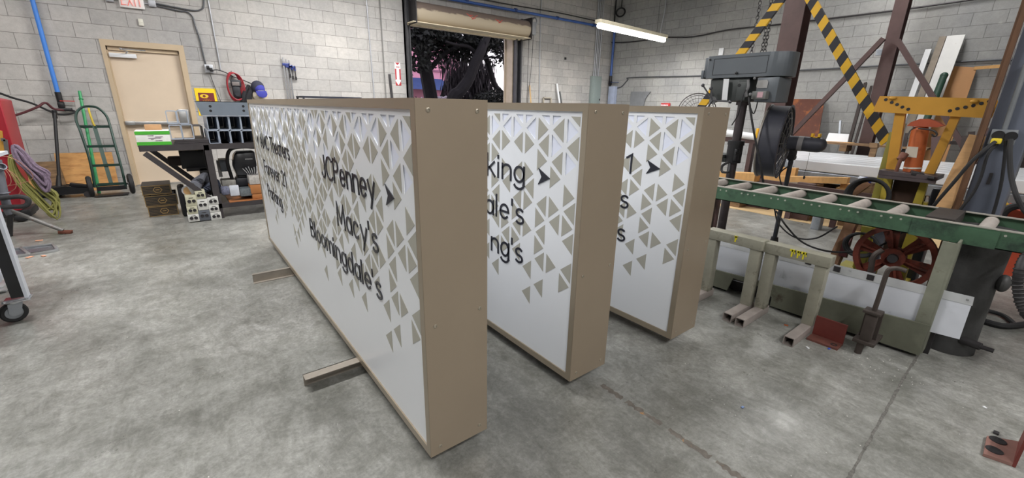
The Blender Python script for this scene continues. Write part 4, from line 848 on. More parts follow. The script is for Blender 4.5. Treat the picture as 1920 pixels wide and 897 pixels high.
for k in range(3): g.box(-0.012+.01*k, 0.310, 6.03+.01*k, 6.5, z0+h3*k, z0+h3*k+h3-.002)
solo(g, 'steel_flats', td, 'stack of dark steel flats under the open tube slices', 'steel plates', (.1, 6.2, z0), None, False)
for x0, x1, z1, zb_, lab in ((0.325, 0.428, 1.177, 1.019, 'first from left in the upper row'), (0.428, 0.539, 1.177, 1.017, 'second from left in the upper row'), (0.539, 0.655, 1.178, 1.015, 'third from left in the upper row'), (0.653, 0.781, 1.178, 1.013, 'fourth from left in the upper row'), (0.313, 0.416, 1.019, 0.865, 'first from left in the lower row'), (0.416, 0.528, 1.017, 0.861, 'second from left in the lower row'), (0.528, 0.645, 1.015, 0.857, 'third from left in the lower row'), (0.642, 0.771, 1.013, 0.853, 'fourth from left in the lower row'), ):
    g = MB(); g.mi = 0; ya = 6.03; xm, zm = (x0+x1)/2, (z1+zb_)/2
    g.rtube((xm, ya, zm), (xm, ya+.62, zm), x1-x0-.002, z1-zb_-.002, .008, (0, 0, 1), .016); g.mi = 1
    g.box(x0+.010, x1-.010, ya+.61, ya+.615, zb_+.010, z1-.010)
    tt = solo(g, 'square_tube', [tube_in, slit], 'square steel tube end, '+lab+' of the stack', 'steel tube', (xm, ya, zb_), 'square tubes stacked on the table')
pz = 1.186
t = thing('channel_plate', 'wide grey steel plate with four holes on top of the square tubes', 'steel plate', (.5, 6.1, pz))
x0, x1, zt_, zb_ = 0.280, 0.818, 1.335, 1.184
g = MB(); g.prism([(x0-.03, zt_), (x1, zt_), (x1, zb_), (x0+.005, zb_)], 'Y', 6.0, 6.008); g.box(x0-.03, x1, 6.0, 6.18, zt_-.006, zt_); g.build('web', M('grey_channel', (128, 138, 150), .4, .5, .06), t, False)
for a, b_ in ((394, 199.5), (395, 207.5), (456, 199.5), (457, 207.5)): pass
g = MB(); g.cyl((0.382, 5.999, 1.281), (0.382, 6.001, 1.281), .014, n=16); g.build('bolt_hole', steel_black, t)
g = MB(); g.cyl((0.379, 5.999, 1.232), (0.379, 6.001, 1.232), .014, n=16); g.build('bolt_hole', steel_black, t)
g = MB(); g.cyl((0.701, 5.999, 1.286), (0.701, 6.001, 1.286), .014, n=16); g.build('bolt_hole', steel_black, t)
g = MB(); g.cyl((0.699, 5.999, 1.236), (0.699, 6.001, 1.236), .014, n=16); g.build('bolt_hole', steel_black, t)
# cover the far side of the stack with thin darker tubes
g = MB(); g.rtube((0.246, 6.450, 0.977), (0.246, 6.95, 0.977), .10, .15, .006); solo(g, 'small_square_tube', slit, 'darker small tube between tube slices and stacked tubes', 'steel tube', (.3, 6.5, z0))

# things beneath the table
def eb(x0, x1, z1, zb_, m, label, kn=2):
    y = 5.94; t = thing('electrical_box', label, 'electrical box', ((x0+x1)/2, y, zb_), 'electrical boxes stacked under the table')
    g = MB(); g.box(x0, x1, y, y+.16, zb_, z1, .005); g.build('case', m, t)
    w_ = x1-x0; h_ = z1-zb_
    for k in range(2):
        xk = x0+w_*(.3+.4*k); g = MB(); g.lathe([(w_*.10, 0), (w_*.17, 0), (w_*.17, .008), (w_*.10, .008)], (xk, y+.001, zb_+h_*.48), (0, -1, 0), 16, True); g.cyl((xk, y+.001, zb_+h_*.48), (xk, y-.004, zb_+h_*.48), w_*.10, n=14); g.build('knockout', steel_dark, t)
    g = MB(); g.box(x0+w_*.3, x0+w_*.7, y-.002, y, zb_+h_*.76, zb_+h_*.82); g.build('marking', steel_dark, t, False)
cw, cc, cg = M('box_white', (208, 208, 204), .5, 0, .08, 14), M('box_cream', (190, 188, 164), .6, 0, .1, 14), M('box_slate', (92, 96, 104), .5, 0, .1, 14)
eb(-0.025, 0.080, 0.097, max(.0, 0.010), cw, 'electrical box, white, bottom left of the stack, beside the cartons')
eb(0.077, 0.186, 0.129, max(.0, 0.008), cg, 'electrical box, slate grey, bottom middle of the stack')
eb(0.188, 0.292, 0.090, max(.0, 0.001), cw, 'electrical box, white, bottom right, touching the table leg')
eb(-0.019, 0.080, 0.190, max(.0, 0.098), cc, 'electrical box, cream, second from bottom at the left')
eb(0.186, 0.283, 0.180, max(.0, 0.093), cw, 'electrical box, white, middle box at the right')
eb(-0.014, 0.092, 0.309, max(.0, 0.191), cc, 'electrical box, cream, top of the left column')
eb(0.085, 0.186, 0.261, max(.0, 0.132), cw, 'electrical box, white with green mark, middle column')
eb(0.185, 0.289, 0.269, max(.0, 0.182), cw, 'electrical box, white, top of the right column')
eb(0.084, 0.179, 0.354, max(.0, 0.263), cc, 'electrical box, cream, highest, under the white rolls')

t = thing('sleeve_roll', 'white paper roll with tan core above the cream boxes', 'roll', (.02, 6.0, .37))
p = V((0.028, 6.060, 0.349)); g = MB(); g.tube([p, p+V(.06, .22, .02)], .062, 20, smooth=False); g.build('roll', M('roll_white', (216, 216, 222), .6), t)
g = MB(); g.cyl(p+V(0, -.004, 0), p+V(0, .002, 0), .045, n=20); g.build('core', M('roll_core', (200, 160, 112), .7), t)
t = thing('sleeve_roll', 'grey roll with brown core beside the white paper roll', 'roll', (.12, 6.05, .40))
p = V((0.092, 6.100, 0.380)); g = MB(); g.tube([p, p+V(.05, .22, .02)], .06, 20, smooth=False); g.build('roll', M('roll_grey', (120, 122, 132), .7), t)
g = MB(); g.cyl(p+V(0, -.004, 0), p+V(0, .002, 0), .046, n=20); g.build('core', M('roll_core_dark', (84, 66, 56), .8), t)
glove = M('grey_cloth', (92, 94, 102), .9, 0, .3, 20, .2, 60)
for k, (a, b_, c_, lab) in enumerate((((0.165, 6.200, 0.428), .10, 0, 'bundle of grey work gloves behind the table brace'), ((0.256, 6.200, 0.342), .11, 1, 'bundle of dark blue-grey gloves against the table leg'))):
    g = MB()
    for q in range(5): g.tube([V(a)+V(-.08+.02*q, -.02*q, -.03+.012*q), V(a)+V(.0+.015*q, .02, .03+.01*q), V(a)+V(.09, .05, .0-.02*q)], [.035, .028], 10)
    solo(g, 'work_gloves', glove if k == 0 else M('slate_cloth', (70, 76, 92), .9, 0, .3, 20), lab, 'gloves', V(a)-V(0, 0, .1))
# dark gold cartons
gold = M('gold_print', (160, 132, 84), .5, .2); dkc = M('dark_carton', (48, 44, 42), .55, 0, .1, 8)
for k, (x0, x1, z0_, z1_, lab) in enumerate(((-.385, -.105, .0, .122, 'bottom'), (-.395, -.09, .124, .252, 'middle, open'), (-.40, -.13, .262, .375, 'top'))):
    t = thing('dark_carton', 'dark carton with gold hexagon emblem, '+lab+' of the stack of three', 'box', ((x0+x1)/2, 6.6, z0_), 'dark cartons with gold emblems')
    g = MB(); ya, yb = 6.5, 6.85
    if k == 1: g.box(x0, x1, ya, ya+.006, z0_, z1_); g.box(x0, x1, yb-.006, yb, z0_, z1_); g.box(x0, x0+.006, ya, yb, z0_, z1_); g.box(x1-.006, x1, ya, yb, z0_, z1_); g.box(x0, x1, ya, yb, z0_, z0_+.006)
    else: g.box(x0, x1, ya, yb, z0_, z1_, .003)
    g.build('carton_body', dkc, t, False)
    g = MB()
    for a in (z0_+.002, z1_-.010): g.box(x0, x1, ya-.002, ya, a, a+.007)
    for a in (x0, x1-.007): g.box(a, a+.007, ya-.002, ya, z0_, z1_)
    for q in range(5): g.box(x0+.01, x1-.01, ya-.0015, ya, z0_+.022+.018*q, z0_+.0235+.018*q)
    g.build('gold_edging', gold, t, False)
    xm, zm = (x0+x1)/2+.01, (z0_+z1_)/2
    hx = [(xm+.045*math.cos(a), zm+.038*math.sin(a)) for a in [PI/3*i for i in range(6)]]; hi = [(xm+.036*math.cos(a), zm+.03*math.sin(a)) for a in [PI/3*i for i in range(6)]]
    g = MB()
    for i in range(6): g.prism([hx[i], hx[(i+1) % 6], hi[(i+1) % 6], hi[i]], 'Y', ya-.004, ya-.001)
    g.box(xm-.018, xm+.018, ya-.004, ya-.001, zm-.005, zm+.006); g.build('emblem', gold, t, False)
g = MB()
for k in range(14): g.obox((random.uniform(-.36, -.12), random.uniform(6.54, 6.8), .235+random.uniform(0, .012)), (.07, .03, .012), Euler((random.uniform(-.2, .2), random.uniform(-.2, .2), random.uniform(0, 3))).to_matrix())
o = g.build('carton_contents', M('white_parts', (190, 190, 192), .5), None, False, origin=(-.24, 6.65, .22)); tag(o, 'white parts filling the open dark carton', 'parts', None, 'stuff')
g = MB(); g.box(-.07, .0, 6.30, 6.6, 0, .36, .03); solo(g, 'black_sack', M('black_sack', (22, 22, 26), .7, 0, .3, 20), 'black sack standing between the cartons and electrical boxes', 'bag', (-.03, 6.4, 0))
# black equipment behind the braces
t = thing('black_equipment_case', 'boxy black equipment hung under the table behind the braces', 'equipment', (.12, 6.6, .5))
g = MB(); g.box(0.018, 0.287, 6.55, 6.85, 0.538, 0.751, .01); g.build('body', steel_black, t)
g = MB(); g.box(0.185, 0.272, 6.5, 6.6, .21, 0.544, .006); g.box(0.058, 0.261, 6.5, 6.6, 0.512, 0.551); g.build('stand', steel_black, t)
g = MB(); g.box(-0.103, 0.029, 6.56, 6.8, 0.577, 0.678, .02); g.build('side_pocket', M('dark_brown_canvas', (52, 44, 42), .8), t)
t = thing('tool_case', 'glossy black moulded case on the lower table shelf', 'case', (.75, 6.4, .5))
ca0 = M('glossy_black_plastic', (38, 40, 46), .25, 0, .1, 8)
x0, x1 = 0.521, 0.769
g = MB(); g.prism([(x0+.02, .46), (x0, .58), (x0+.02, .70), (x0+.06, .75), (x1, .75), (x1, .50), (x1-.04, .45)], 'Y', 6.2, 6.4, .02); g.build('shell', ca0, t)
g = MB(); g.tube([(x0-.03, 6.28, .40), (x0-.05, 6.28, .62), (x0-.01, 6.28, .76), (x0+.1, 6.28, .80), (x1+.05, 6.28, .79)], .02, 10); g.build('rim', steel_black, t)
g = MB(); g.box(x0+.13, x0+.21, 6.19, 6.2, .655, .665); g.build('badge', chrome, t, False)
g = MB(); g.box(x0+.03, x1-.02, 6.25, 6.5, .183, .47, .02); g.build('lower_body', M('dark_plastic', (30, 32, 38), .5), t)
for k, (px, lab) in enumerate(((361, 'left'), (379, 'right'))): pass
g = MB(); g.slab([(0.292, 6.700, 0.746), (0.331, 6.700, 0.744), (0.308, 6.700, 0.385), (0.268, 6.700, 0.388)], (0, .01, 0)); solo(g, 'white_strip', white_p, 'white strip standing left of the front table leg', 'strip', (0.268, 6.700, 0.388), 'white strips behind the table', False)
g = MB(); g.slab([(0.383, 6.700, 0.607), (0.423, 6.700, 0.604), (0.424, 6.700, 0.389), (0.384, 6.700, 0.393)], (0, .01, 0)); solo(g, 'white_strip', white_p, 'white strip standing right of the front table leg', 'strip', (0.384, 6.700, 0.393), 'white strips behind the table', False)

g = MB(); g.box(0.643, 0.769, 6.05, 6.3, max(.183, 0.246), 0.355, 0.004); solo(g, 'cardboard_box', M('brown_cardboard', (170, 112, 64), .8), 'upper brown cardboard box at the right end of the lower shelf', 'box', (0.698, 6.05, .183))
g = MB(); g.box(0.650, 0.776, 6.05, 6.3, max(.183, 0.126), 0.240, 0.004); solo(g, 'cardboard_box', M('brown_cardboard', (170, 112, 64), .8), 'lower brown cardboard box at the right end of the lower shelf', 'box', (0.705, 6.05, .183))
g = MB(); g.box(0.644, 0.763, 6.06, 6.26, max(.183, 0.362), 0.466, 0.004); solo(g, 'white_carton', M('worn_white', (176, 172, 168), .7, 0, .3, 30), 'worn white carton of scraps on top of the cardboard boxes', 'box', (0.695, 6.06, .183))
g = MB(); g.box(0.426, 0.523, 6.04, 6.08, max(.183, 0.243), 0.371, 0.01); solo(g, 'paper_pouch', M('pouch_white', (196, 200, 210), .5, 0, .15, 12), 'white pouch with small print standing at the shelf front', 'pouch', (0.465, 6.04, .183))
g = MB(); g.box(0.528, 0.661, 6.06, 6.26, max(.183, 0.226), 0.317, 0.004); solo(g, 'parts_tray', M('tray_grey', (96, 104, 108), .5, 0, .4, 40), 'grey tray of small parts beside the white pouch', 'tray', (0.587, 6.06, .183))
g = MB(); g.box(0.373, 0.521, 6.25, 6.45, max(.183, 0.330), 0.409, 0.01); solo(g, 'paper_stack', M('paper_grey', (160, 158, 152), .8, 0, .3, 25), 'untidy grey paper stack behind the white pouch', 'papers', (0.441, 6.25, .183))
g = MB(); g.box(0.521, 0.674, 6.22, 6.42, max(.183, 0.320), 0.433, 0.03); solo(g, 'dark_bundle', M('dark_plastic', (30, 32, 38), .5), 'dark bundle in the middle of the lower shelf', 'bundle', (0.589, 6.22, .183))
g = MB(); g.box(0.339, 0.435, 6.1, 6.22, max(.183, 0.248), 0.351, 0.03); solo(g, 'blue_bag', M('blue_white_bag', (120, 124, 146), .6, 0, .5, 30), 'blue and white plastic bag beside the front table leg', 'bag', (0.379, 6.1, .183))
g = MB(); g.box(0.405, 0.501, 6.5, 6.75, max(.184, 0.483), 0.630, 0.01); solo(g, 'plastic_bin', M('bin_grey', (110, 116, 124), .5, 0, .2, 12), 'grey plastic bin at the back of the lower shelf', 'bin', (0.442, 6.5, .183))
g = MB()
for q in range(7): g.tube([(.66+.012*q, 6.15+.01*q, .44), (.64+.02*q, 6.1, .50), (.60+.03*q, 6.08, .56+.01*(q % 3))], .004, 6)
solo(g, 'cable_ties', M('tie_white', (180, 180, 184), .5), 'bunch of pale cable ties sticking up from the worn white carton', 'cable ties', (.68, 6.15, .44))

# ================================================================== RIGHT SIDE
# ---- roller conveyor
cg_ = M('conveyor_green', (66, 96, 74), .5, .15, .2, 6, .05, 30, (38, 52, 46), (.5, .68), 5)
edge = M('worn_rail_edge', (176, 172, 164), .5, .5, .15, 10)
t = thing('roller_conveyor', 'long green roller conveyor on steel legs', 'conveyor', (3.5, .8, 0))
XA, XB, ZT = 3.27, 3.76, .777
for x, s_ in ((XA, 1), (XB, -1)):
    g = MB(); g.box(x, x+.005*s_, -1.2, 2.45, ZT-.098, ZT); g.box(x, x+.032*s_, -1.2, 2.45, ZT-.098, ZT-.093); g.build('side_rail', cg_, t, False)
    g = MB(); g.box(x-.002*s_, x+.034*s_, -1.2, 2.45, ZT-.001, ZT+.004); g.build('rail_lip', edge, t, False)
    g = MB(); y = -1.15
    while y < 2.4:
        for q in (0, .045, .09): g.cyl((x-.0005*s_, y+q, ZT-.022), (x-.0035*s_, y+q, ZT-.022), .006, n=8)
        y += .205
    g.build('rail_bolt', M('bolt_pale', (168, 172, 160), .5, .4) if s_ > 0 else steel_dark, t, False)
roll_m = M('dusty_roller', (168, 160, 154), .7, .1, .14, 20, .1, 60)
for k in range(17):
    y = 1.565-.2*k+.0
    if k > -1 and y > -1.15:
        g = MB(); g.cyl((XA+.008, y, ZT-.035), (XB-.008, y, ZT-.035), .032, n=20); g.cyl((XA+.004, y, ZT-.035), (XB-.004, y, ZT-.035), .010, n=8); g.build('roller', roll_m, t)
for y in (1.765, 1.965, 2.165, 2.365):
    g = MB(); g.cyl((XA+.008, y, ZT-.035), (XB-.008, y, ZT-.035), .032, n=20); g.build('roller', roll_m, t)
legm = M('leg_grey_green', (128, 130, 116), .55, .2, .16, 8, .06, 40, (92, 74, 60), (.6, .72), 6)
g = MB(); g.prism([(.225, .03), (0.290, .03), (0.290, 0.183), (0.285, .69), (.228, .69)], 'X', 3.172, 3.185); g.box(3.172, 3.30, .219, .229, .03, .70); g.build('leg', legm, t, False)
g = MB(); g.box(3.262, 3.272, .10, .44, ZT-.10, ZT-.01); g.build('splice_plate', cg_, t, False)
g = MB(); g.box(3.69, 3.75, .2, .3, 0, .68); g.build('leg', legm, t, False)
g = MB(); g.box(3.34, 3.74, .28, .40, ZT-.05, ZT+.008); g.build('filler_block', M('dark_filler', (66, 62, 60), .6, .3), t, False)
g = MB(); g.box(3.30, 3.36, 1.80, 1.86, 0, .68); g.box(3.68, 3.74, 1.80, 1.86, 0, .68); g.build('leg', M('brown_leg', (66, 52, 50), .5, .2), t, False)
# ---- machine bed under the conveyor, with its bright sheet
bed_m = M('bed_grey_green', (106, 108, 94), .6, .2, .2, 5, .08, 40, (70, 60, 50), (.55, .68), 5)
t = thing('machine_bed', 'grey-green steel channel bed standing low under the conveyor', 'machine bed', (3.2, .8, 0))
zb_, zt_ = .025, .215
g = MB(); g.prism([(.225, zb_), (1.02, zb_-.005), (1.02, zb_+.06), (1.10, zb_+.11), (1.30, zb_+.11), (1.33, zb_), (1.62, zb_), (1.62, .15), (.225, zt_)], 'X', 3.15, 3.165); g.build('front_plate', bed_m, t, False)
g = MB(); g.prism([(.20, .0), (1.62, .0), (1.62, .12), (.20, .18)], 'X', 3.27, 3.30); g.box(3.165, 3.30, .3, 1.6, .12, .135); g.box(3.18, 3.28, 1.5, 1.6, 0, .12); g.box(3.18, 3.28, .3, .4, 0, .12); g.build('back_frame', steel_dark, t, False)
sh = M('bright_sheet', (222, 226, 236), .25, .25, .03, 3, 0, 60, (140, 144, 154), (.60, .78), 4.2)
t = thing('sheet_metal_panel', 'long bright sheet metal panel on edge below the conveyor', 'sheet metal', (3.2, .8, .15))
g = MB(); g.slab([(3.200, 1.549, 0.086), (3.200, 0.101, 0.171), (3.200, 0.104, 0.381), (3.200, 1.573, 0.346)], (.004, 0, 0)); g.build('panel', sh, t, False)
g = MB(); g.slab([(3.197, 1.570, 0.339), (3.197, 0.100, 0.374), (3.197, 0.104, 0.422), (3.197, 1.576, 0.404)], (.006, 0, 0)); g.build('folded_edge', M('sheet_edge', (226, 229, 234), .25, .6), t, False)
g = MB()
for a, b_ in ((1816, 563), (1594, 508), (1500, 487), (1382, 459)): pass
g.cyl((3.197, 0.124, 0.399), (3.193, 0.124, 0.400), .006, n=12)
g.cyl((3.197, 0.640, 0.399), (3.193, 0.640, 0.401), .006, n=12)
g.cyl((3.197, 0.928, 0.395), (3.193, 0.927, 0.396), .006, n=12)
g.cyl((3.197, 1.332, 0.385), (3.193, 1.330, 0.386), .006, n=12)
g.build('rivet', chrome, t)
g = MB(); g.obox((3.194, 1.225, 0.394), (.003, .035, .034), None); g.build('clip', steel_dark, t, False)
g = MB(); g.obox((3.194, 0.865, 0.388), (.003, .035, .034), None); g.build('clip', steel_dark, t, False)
g = MB(); g.obox((3.194, 0.707, 0.389), (.003, .035, .034), None); g.build('clip', steel_dark, t, False)
g = MB(); g.obox((3.194, 0.536, 0.389), (.003, .035, .034), None); g.build('clip', steel_dark, t, False)
g = MB(); g.obox((3.194, 0.242, 0.409), (.003, .035, .034), None); g.build('clip', steel_dark, t, False)

# ---- inverted-U steel stands
um = M('stand_grey_paint', (150, 148, 134), .6, .15, .14, 8, .08, 40, (96, 92, 80), (.56, .7), 7)
foot_m = M('stand_foot_tube', (152, 143, 138), .55, .2, .14, 12)
ypm = M('yellow_marker', (226, 212, 40), .6)
def u_stand(yl, yr, x, xf, top, label, marks):
    t = thing('steel_stand', label, 'stand', (x, (yl+yr)/2, 0), 'inverted U steel stands')
    for y in (yl, yr):
        g = MB(); g.box(x, x+.07, y-.032, y+.032, .055, top-.065, .004); g.build('post', um, t)
        g = MB(); g.rtube((xf, y, .0285), (x+.10, y, .0285), .057, .057, .005, (0, 0, 1), .006); g.build('foot_tube', foot_m, t)
    g = MB(); g.box(x-.01, x+.08, yr-.045, yl+.045, top-.066, top, .004); g.build('cross_beam', um, t)
    g = MB()
    for (y, w_, h_) in marks: g.box(x-.013, x-.009, y-w_/2, y+w_/2, top-.012-.004, top-.002); g.box(x-.013, x-.009, y-.003, y+.005, top-h_, top-.004); g.box(x-.013, x-.009, y-w_/2, y-w_/2+.005, top-h_*.6, top-.004)
    g.build('yellow_mark', ypm, t, False)
u_stand(1.40, 1.105, 2.93, 2.70, .527, 'inverted U steel stand nearer the signs, one yellow mark', [(1.235, .018, .045)])
u_stand(1.022, .735, 2.96, 2.695, .518, 'inverted U steel stand nearer the red angle, several yellow marks', [(.895, .03, .05), (.862, .022, .05), (.832, .03, .05)])
# ---- red angle plates
ra = M('red_oxide', (108, 48, 42), .55, .1, .14, 10)
t = thing('red_angle_bracket', 'dark red steel angle standing on the floor in front of the bed', 'steel angle', (2.97, .6, 0))
g = MB(); g.slab([(2.965, .695, 0), (2.965, .535, 0), (2.965, .535, .135), (2.965, .695, .135)], (.012, 0, 0)); g.build('upright_plate', ra, t, False)
g = MB(); g.box(2.875, 2.965, .535, .695, 0, .012); g.build('base_plate', M('scuffed_red', (120, 78, 70), .5, .2, .2, 14), t, False)
g = MB(); g.lathe([(.010, 0), (.017, 0), (.017, .002), (.010, .002)], (2.915, .565, .012), (0, 0, 1), 16, True); g.build('bolt_hole', steel_dark, t)
t = thing('red_floor_bracket', 'dusty red steel bracket with two bolt holes at the bottom right corner', 'bracket', (2.45, -.15, 0))
PB = [V((2.565, -0.096, 0.014)), V((2.406, -0.100, 0.014)), V((2.425, -0.179, 0.014)), V((2.629, -0.183, 0.014))]
g = MB(); g.slab(PB, (0, 0, -.013)); g.build('base_plate', M('dusty_red_plate', (136, 102, 94), .5, .15, .2, 10), t, False)
g = MB(); g.slab([PB[2]-V(0, 0, .013), PB[3]-V(0, 0, .013), PB[3]+V(0, 0, .12), PB[2]+V(0, 0, .12)], (0, -.010, 0)); g.build('side_flange', ra, t, False)
for p in ((2.537, -0.116, 0.015), (2.474, -0.134, 0.015)):
    pass
for p in ((2.561, -0.128, 0.014), (2.468, -0.125, 0.014)):
    g = MB(); g.lathe([(.012, 0), (.026, 0), (.026, .003), (.012, .003)], (p[0], p[1], .014), (0, 0, 1), 20, True); g.cyl((p[0], p[1], .012), (p[0], p[1], .0165), .012, n=16); g.build('bolt_hole', steel_dark, t)
g = MB(); g.obox((2.642, -0.119, .006), (.022, .018, .010), None, .003); solo(g, 'nut', steel_dark, 'small dark nut on the floor just above the dusty red bracket', 'nut', (2.63, -.075, 0))
# ---- clamp post with bent handle
t = thing('clamp_screw', 'rusty clamp screw with bent rod handle in front of the bed', 'clamp', (2.95, .43, 0))
rs = M('rusty_dark', (74, 66, 62), .6, .4, .2, 15)
g = MB(); g.tube([(2.95, .440, .24), (2.95, .436, .36), (2.95, .434, .50), (2.95, .424, .535), (2.95, .395, .548), (2.95, .36, .545)], .012, 10, sub=4); g.build('bent_handle', rs, t)
g = MB(); g.box(2.925, 2.975, .415, .465, .09, .27, .004); g.box(2.91, 2.99, .40, .48, .265, .28, .002); g.box(2.915, 3.10, .39, .49, .075, .095, .002); g.box(2.985, 3.0, .40, .48, .09, .27); g.build('clamp_body', rs, t)
g = MB(); g.cyl((2.95, .455, 0), (2.95, .453, .09), .017, n=14); g.build('lower_screw', rs, t)
# ---- spoked hand wheel
t = thing('spoked_wheel', 'rusty red spoked cast wheel behind the bright sheet metal', 'wheel', (3.5, .52, .2))
wr = M('rusty_red_cast', (106, 46, 32), .7, .15, .25, 12, .2, 50, (64, 40, 34), (.5, .66), 8)
C_ = V((3.500, 0.504, 0.469)); axw = V(1, .05, 0); F = frame_of(axw); R0 = .205
g = MB(); g.lathe([(R0-.03, -.025), (R0, -.025), (R0, .025), (R0-.03, .025)], C_, axw, 40, True); g.build('rim', wr, t)
g = MB(); g.lathe([(.028, -.035), (.06, -.035), (.06, .035), (.028, .035)], C_, axw, 26, True); g.build('hub', wr, t)
for k in range(6):
    a = 2*PI*k/6+.25; d_ = F @ V(math.cos(a), math.sin(a), 0); n_ = F @ V(-math.sin(a), math.cos(a), 0)
    g = MB(); g.slab([C_+d_*.05+n_*.02-F.col[2]*.004, C_+d_*(R0-.02)+n_*.045-F.col[2]*.004, C_+d_*(R0-.02)-n_*.045-F.col[2]*.004, C_+d_*.05-n_*.02-F.col[2]*.004], F.col[2]*.008)
    g.bar(C_+d_*.05-F.col[2]*.012, C_+d_*(R0-.02)-F.col[2]*.012, .012, .022, F.col[2]); g.build('spoke', wr, t, False)
g = MB(); g.box(3.46, 3.56, .46, .58, 0, .26, .01); g.cyl(C_-F.col[2]*.06, C_+F.col[2]*.1, .026, n=16); g.build('axle_stand', steel_dark, t)
g = MB(); g.tube([C_+V(-.08, .05, .05), C_+V(-.10, .08, .0), C_+V(-.10, .075, -.10), C_+V(-.09, .07, -.2)], .016, 10); solo(g, 'hooked_rod', rs, 'thick hooked dark rod standing in front of the spoked wheel', 'rod', C_+V(-.09, .07, -.2))
# ---- dark drum leg and grey-blue column behind
t = thing('machine_pedestal', 'dark round cast pedestal at the end of the bright sheet', 'machine pedestal', (3.62, .08, 0))
g = MB(); g.lathe([(0, 0), (.132, 0), (.130, .03), (.125, .05), (.12, .40), (.125, .70), (.14, .74), (0, .74)], (3.50, .165, 0), (0, 0, 1), 32); g.build('column', M('dark_cast_iron', (62, 62, 62), .6, .3, .35, 6, .15, 40), t)
g = MB(); g.ball((3.47, .03, .46), .05, (1, .6, 1), 14); g.build('side_boss', M('dark_cast_iron', (62, 62, 62)), t)
g = MB(); g.cyl((3.40, .10, .10), (3.38, .02, .10), .022, n=12); g.cyl((3.38, .03, .10), (3.375, -.03, .10), .012, n=10); g.build('drain_stub', steel_dark, t)
t = thing('grey_machine_column', 'tall blue-grey machine column with outlet box behind the conveyor', 'machine', (4.1, .22, 0))
gc = M('blue_grey_enamel', (98, 104, 118), .45, .15, .08, 4, .04, 30)
g = MB(); g.prism([(.155, 0), (.325, 0), (.325, 2.6), (.155, 2.6)], 'X', 4.0, 4.35, .008); g.build('column', gc, t)
g = MB(); g.prism([(-.9, 1.20), (.16, 1.20), (.16, 2.6), (-.9, 2.6)], 'X', 4.05, 4.5, .01); g.build('wide_head', gc, t)
ob_ = M('outlet_box_grey', (120, 124, 128), .5, .3)
g = MB(); g.box(3.95, 4.0, 0.198, 0.306, 1.173, 1.263, .004); g.build('outlet_box', ob_, t)
g = MB(); g.cyl((3.970, 0.258, 1.257), (3.970, 0.261, 1.631), .013, n=12); g.build('conduit', ob_, t)
bo = [(3.945, 0.271, 1.228), (3.945, 0.219, 1.225)]
for p in bo:
    g = MB(); g.cyl(p, V(p)+V(-.012, 0, 0), .028, n=18); g.build('socket', steel_black, t)
g = MB(); p = V((3.920, 0.270, 1.195)); g.box(p.x-.02, p.x+.02, p.y-.022, p.y+.022, p.z-.016, p.z+.016, .006); g.build('yellow_plug', M('yellow_plug', (222, 196, 44), .5), t)
g = MB(); g.box(3.99, 4.001, .24, .255, .93, 1.0); g.build('rivet', steel_dark, t)
def cable(pts, r, label, m=None, name='power_cable'):
    g = MB(); g.tube(pts, r, 8, sub=6); return solo(g, name, m or rubber, label, 'cable', pts[0])
cable([(3.900, 0.272, 1.192), (3.860, 0.302, 1.141), (3.850, 0.340, 1.063), (3.860, 0.382, 0.941), (3.880, 0.429, 0.810), (3.900, 0.449, 0.750)], .010, 'black cable from the yellow plug sweeping down left behind the rollers')
cable([(3.930, 0.260, 1.186), (3.900, 0.284, 1.115), (3.900, 0.280, 0.985), (3.900, 0.289, 0.877), (3.900, 0.314, 0.783), (3.900, 0.327, 0.738)], .008, 'thin black cable hanging in front of the grey column')
cable([(3.930, 0.233, 1.200), (3.930, 0.217, 1.120), (3.930, 0.192, 0.962), (3.930, 0.182, 0.848), (3.930, 0.178, 0.758)], .008, 'straight black cable down the middle of the grey column')
cable([(3.920, 0.215, 1.208), (3.880, 0.196, 1.124), (3.850, 0.159, 1.005), (3.800, 0.113, 0.907), (3.800, 0.067, 0.831), (3.800, 0.021, 0.783)], .013, 'thick black cable running down to the right edge from the outlet box')
# brown plank and pale stud beside it
wd = M('brown_stained_wood', (98, 68, 46), .6, 0, .25, 4, .05, 30, stretch=(4, 4, 1))
pine = M('pine_wood', (196, 154, 106), .7, 0, .14, 4, .04, 30, stretch=(2, 2, 8))
g = MB(); g.box(3.94, 3.99, .330, .352, 0, 2.5); g.box(3.945, 3.985, .352, .362, 0, 2.5); solo(g, 'wood_plank', wd, 'tall brown plank standing against the blue-grey column', 'plank', (3.95, .34, 0), None, False)
g = MB(); g.bar((3.970, 0.413, 0.733), (4.050, 0.359, 1.217), .045, .09, (0, 1, 0)); solo(g, 'wood_stud', pine, 'pale wooden stud leaning beside the brown plank', 'plank', (3.970, 0.402, 0.750), None, False)

# ---- pipe bender press
t = thing('hydraulic_press', 'yellow hydraulic pipe bender with orange jack behind the conveyor', 'press', (4.35, .68, 0))
yo = M('press_orange_yellow', (206, 152, 56), .5, .1, .07, 5, .05, 30, (150, 96, 46), (.62, .74), 6)
yl = M('press_yellow', (184, 164, 58), .55, .1, .1, 6)
jo = M('jack_orange', (188, 98, 52), .45, .1, .1, 6, 0, 60, (128, 60, 36), (.6, .72), 7)
PX = 4.3
P = [(4.280, 0.964, 1.470), (4.280, 0.365, 1.449), (4.280, 0.356, 1.433), (4.280, 0.359, 1.329), (4.280, 0.378, 1.325), (4.280, 0.971, 1.354), (4.280, 0.984, 1.369)]
g = MB(); g.slab(P, (.014, 0, 0)); top = g.build('top_plate', yo, t, False)
g = MB(); g.slab([V(p)+V(.10, 0, 0) for p in P], (.014, 0, 0)); g.build('top_plate', yo, t, False)
g = MB()
g.cyl((4.279, 0.923, 1.443), (4.276, 0.922, 1.443), .011, n=12)
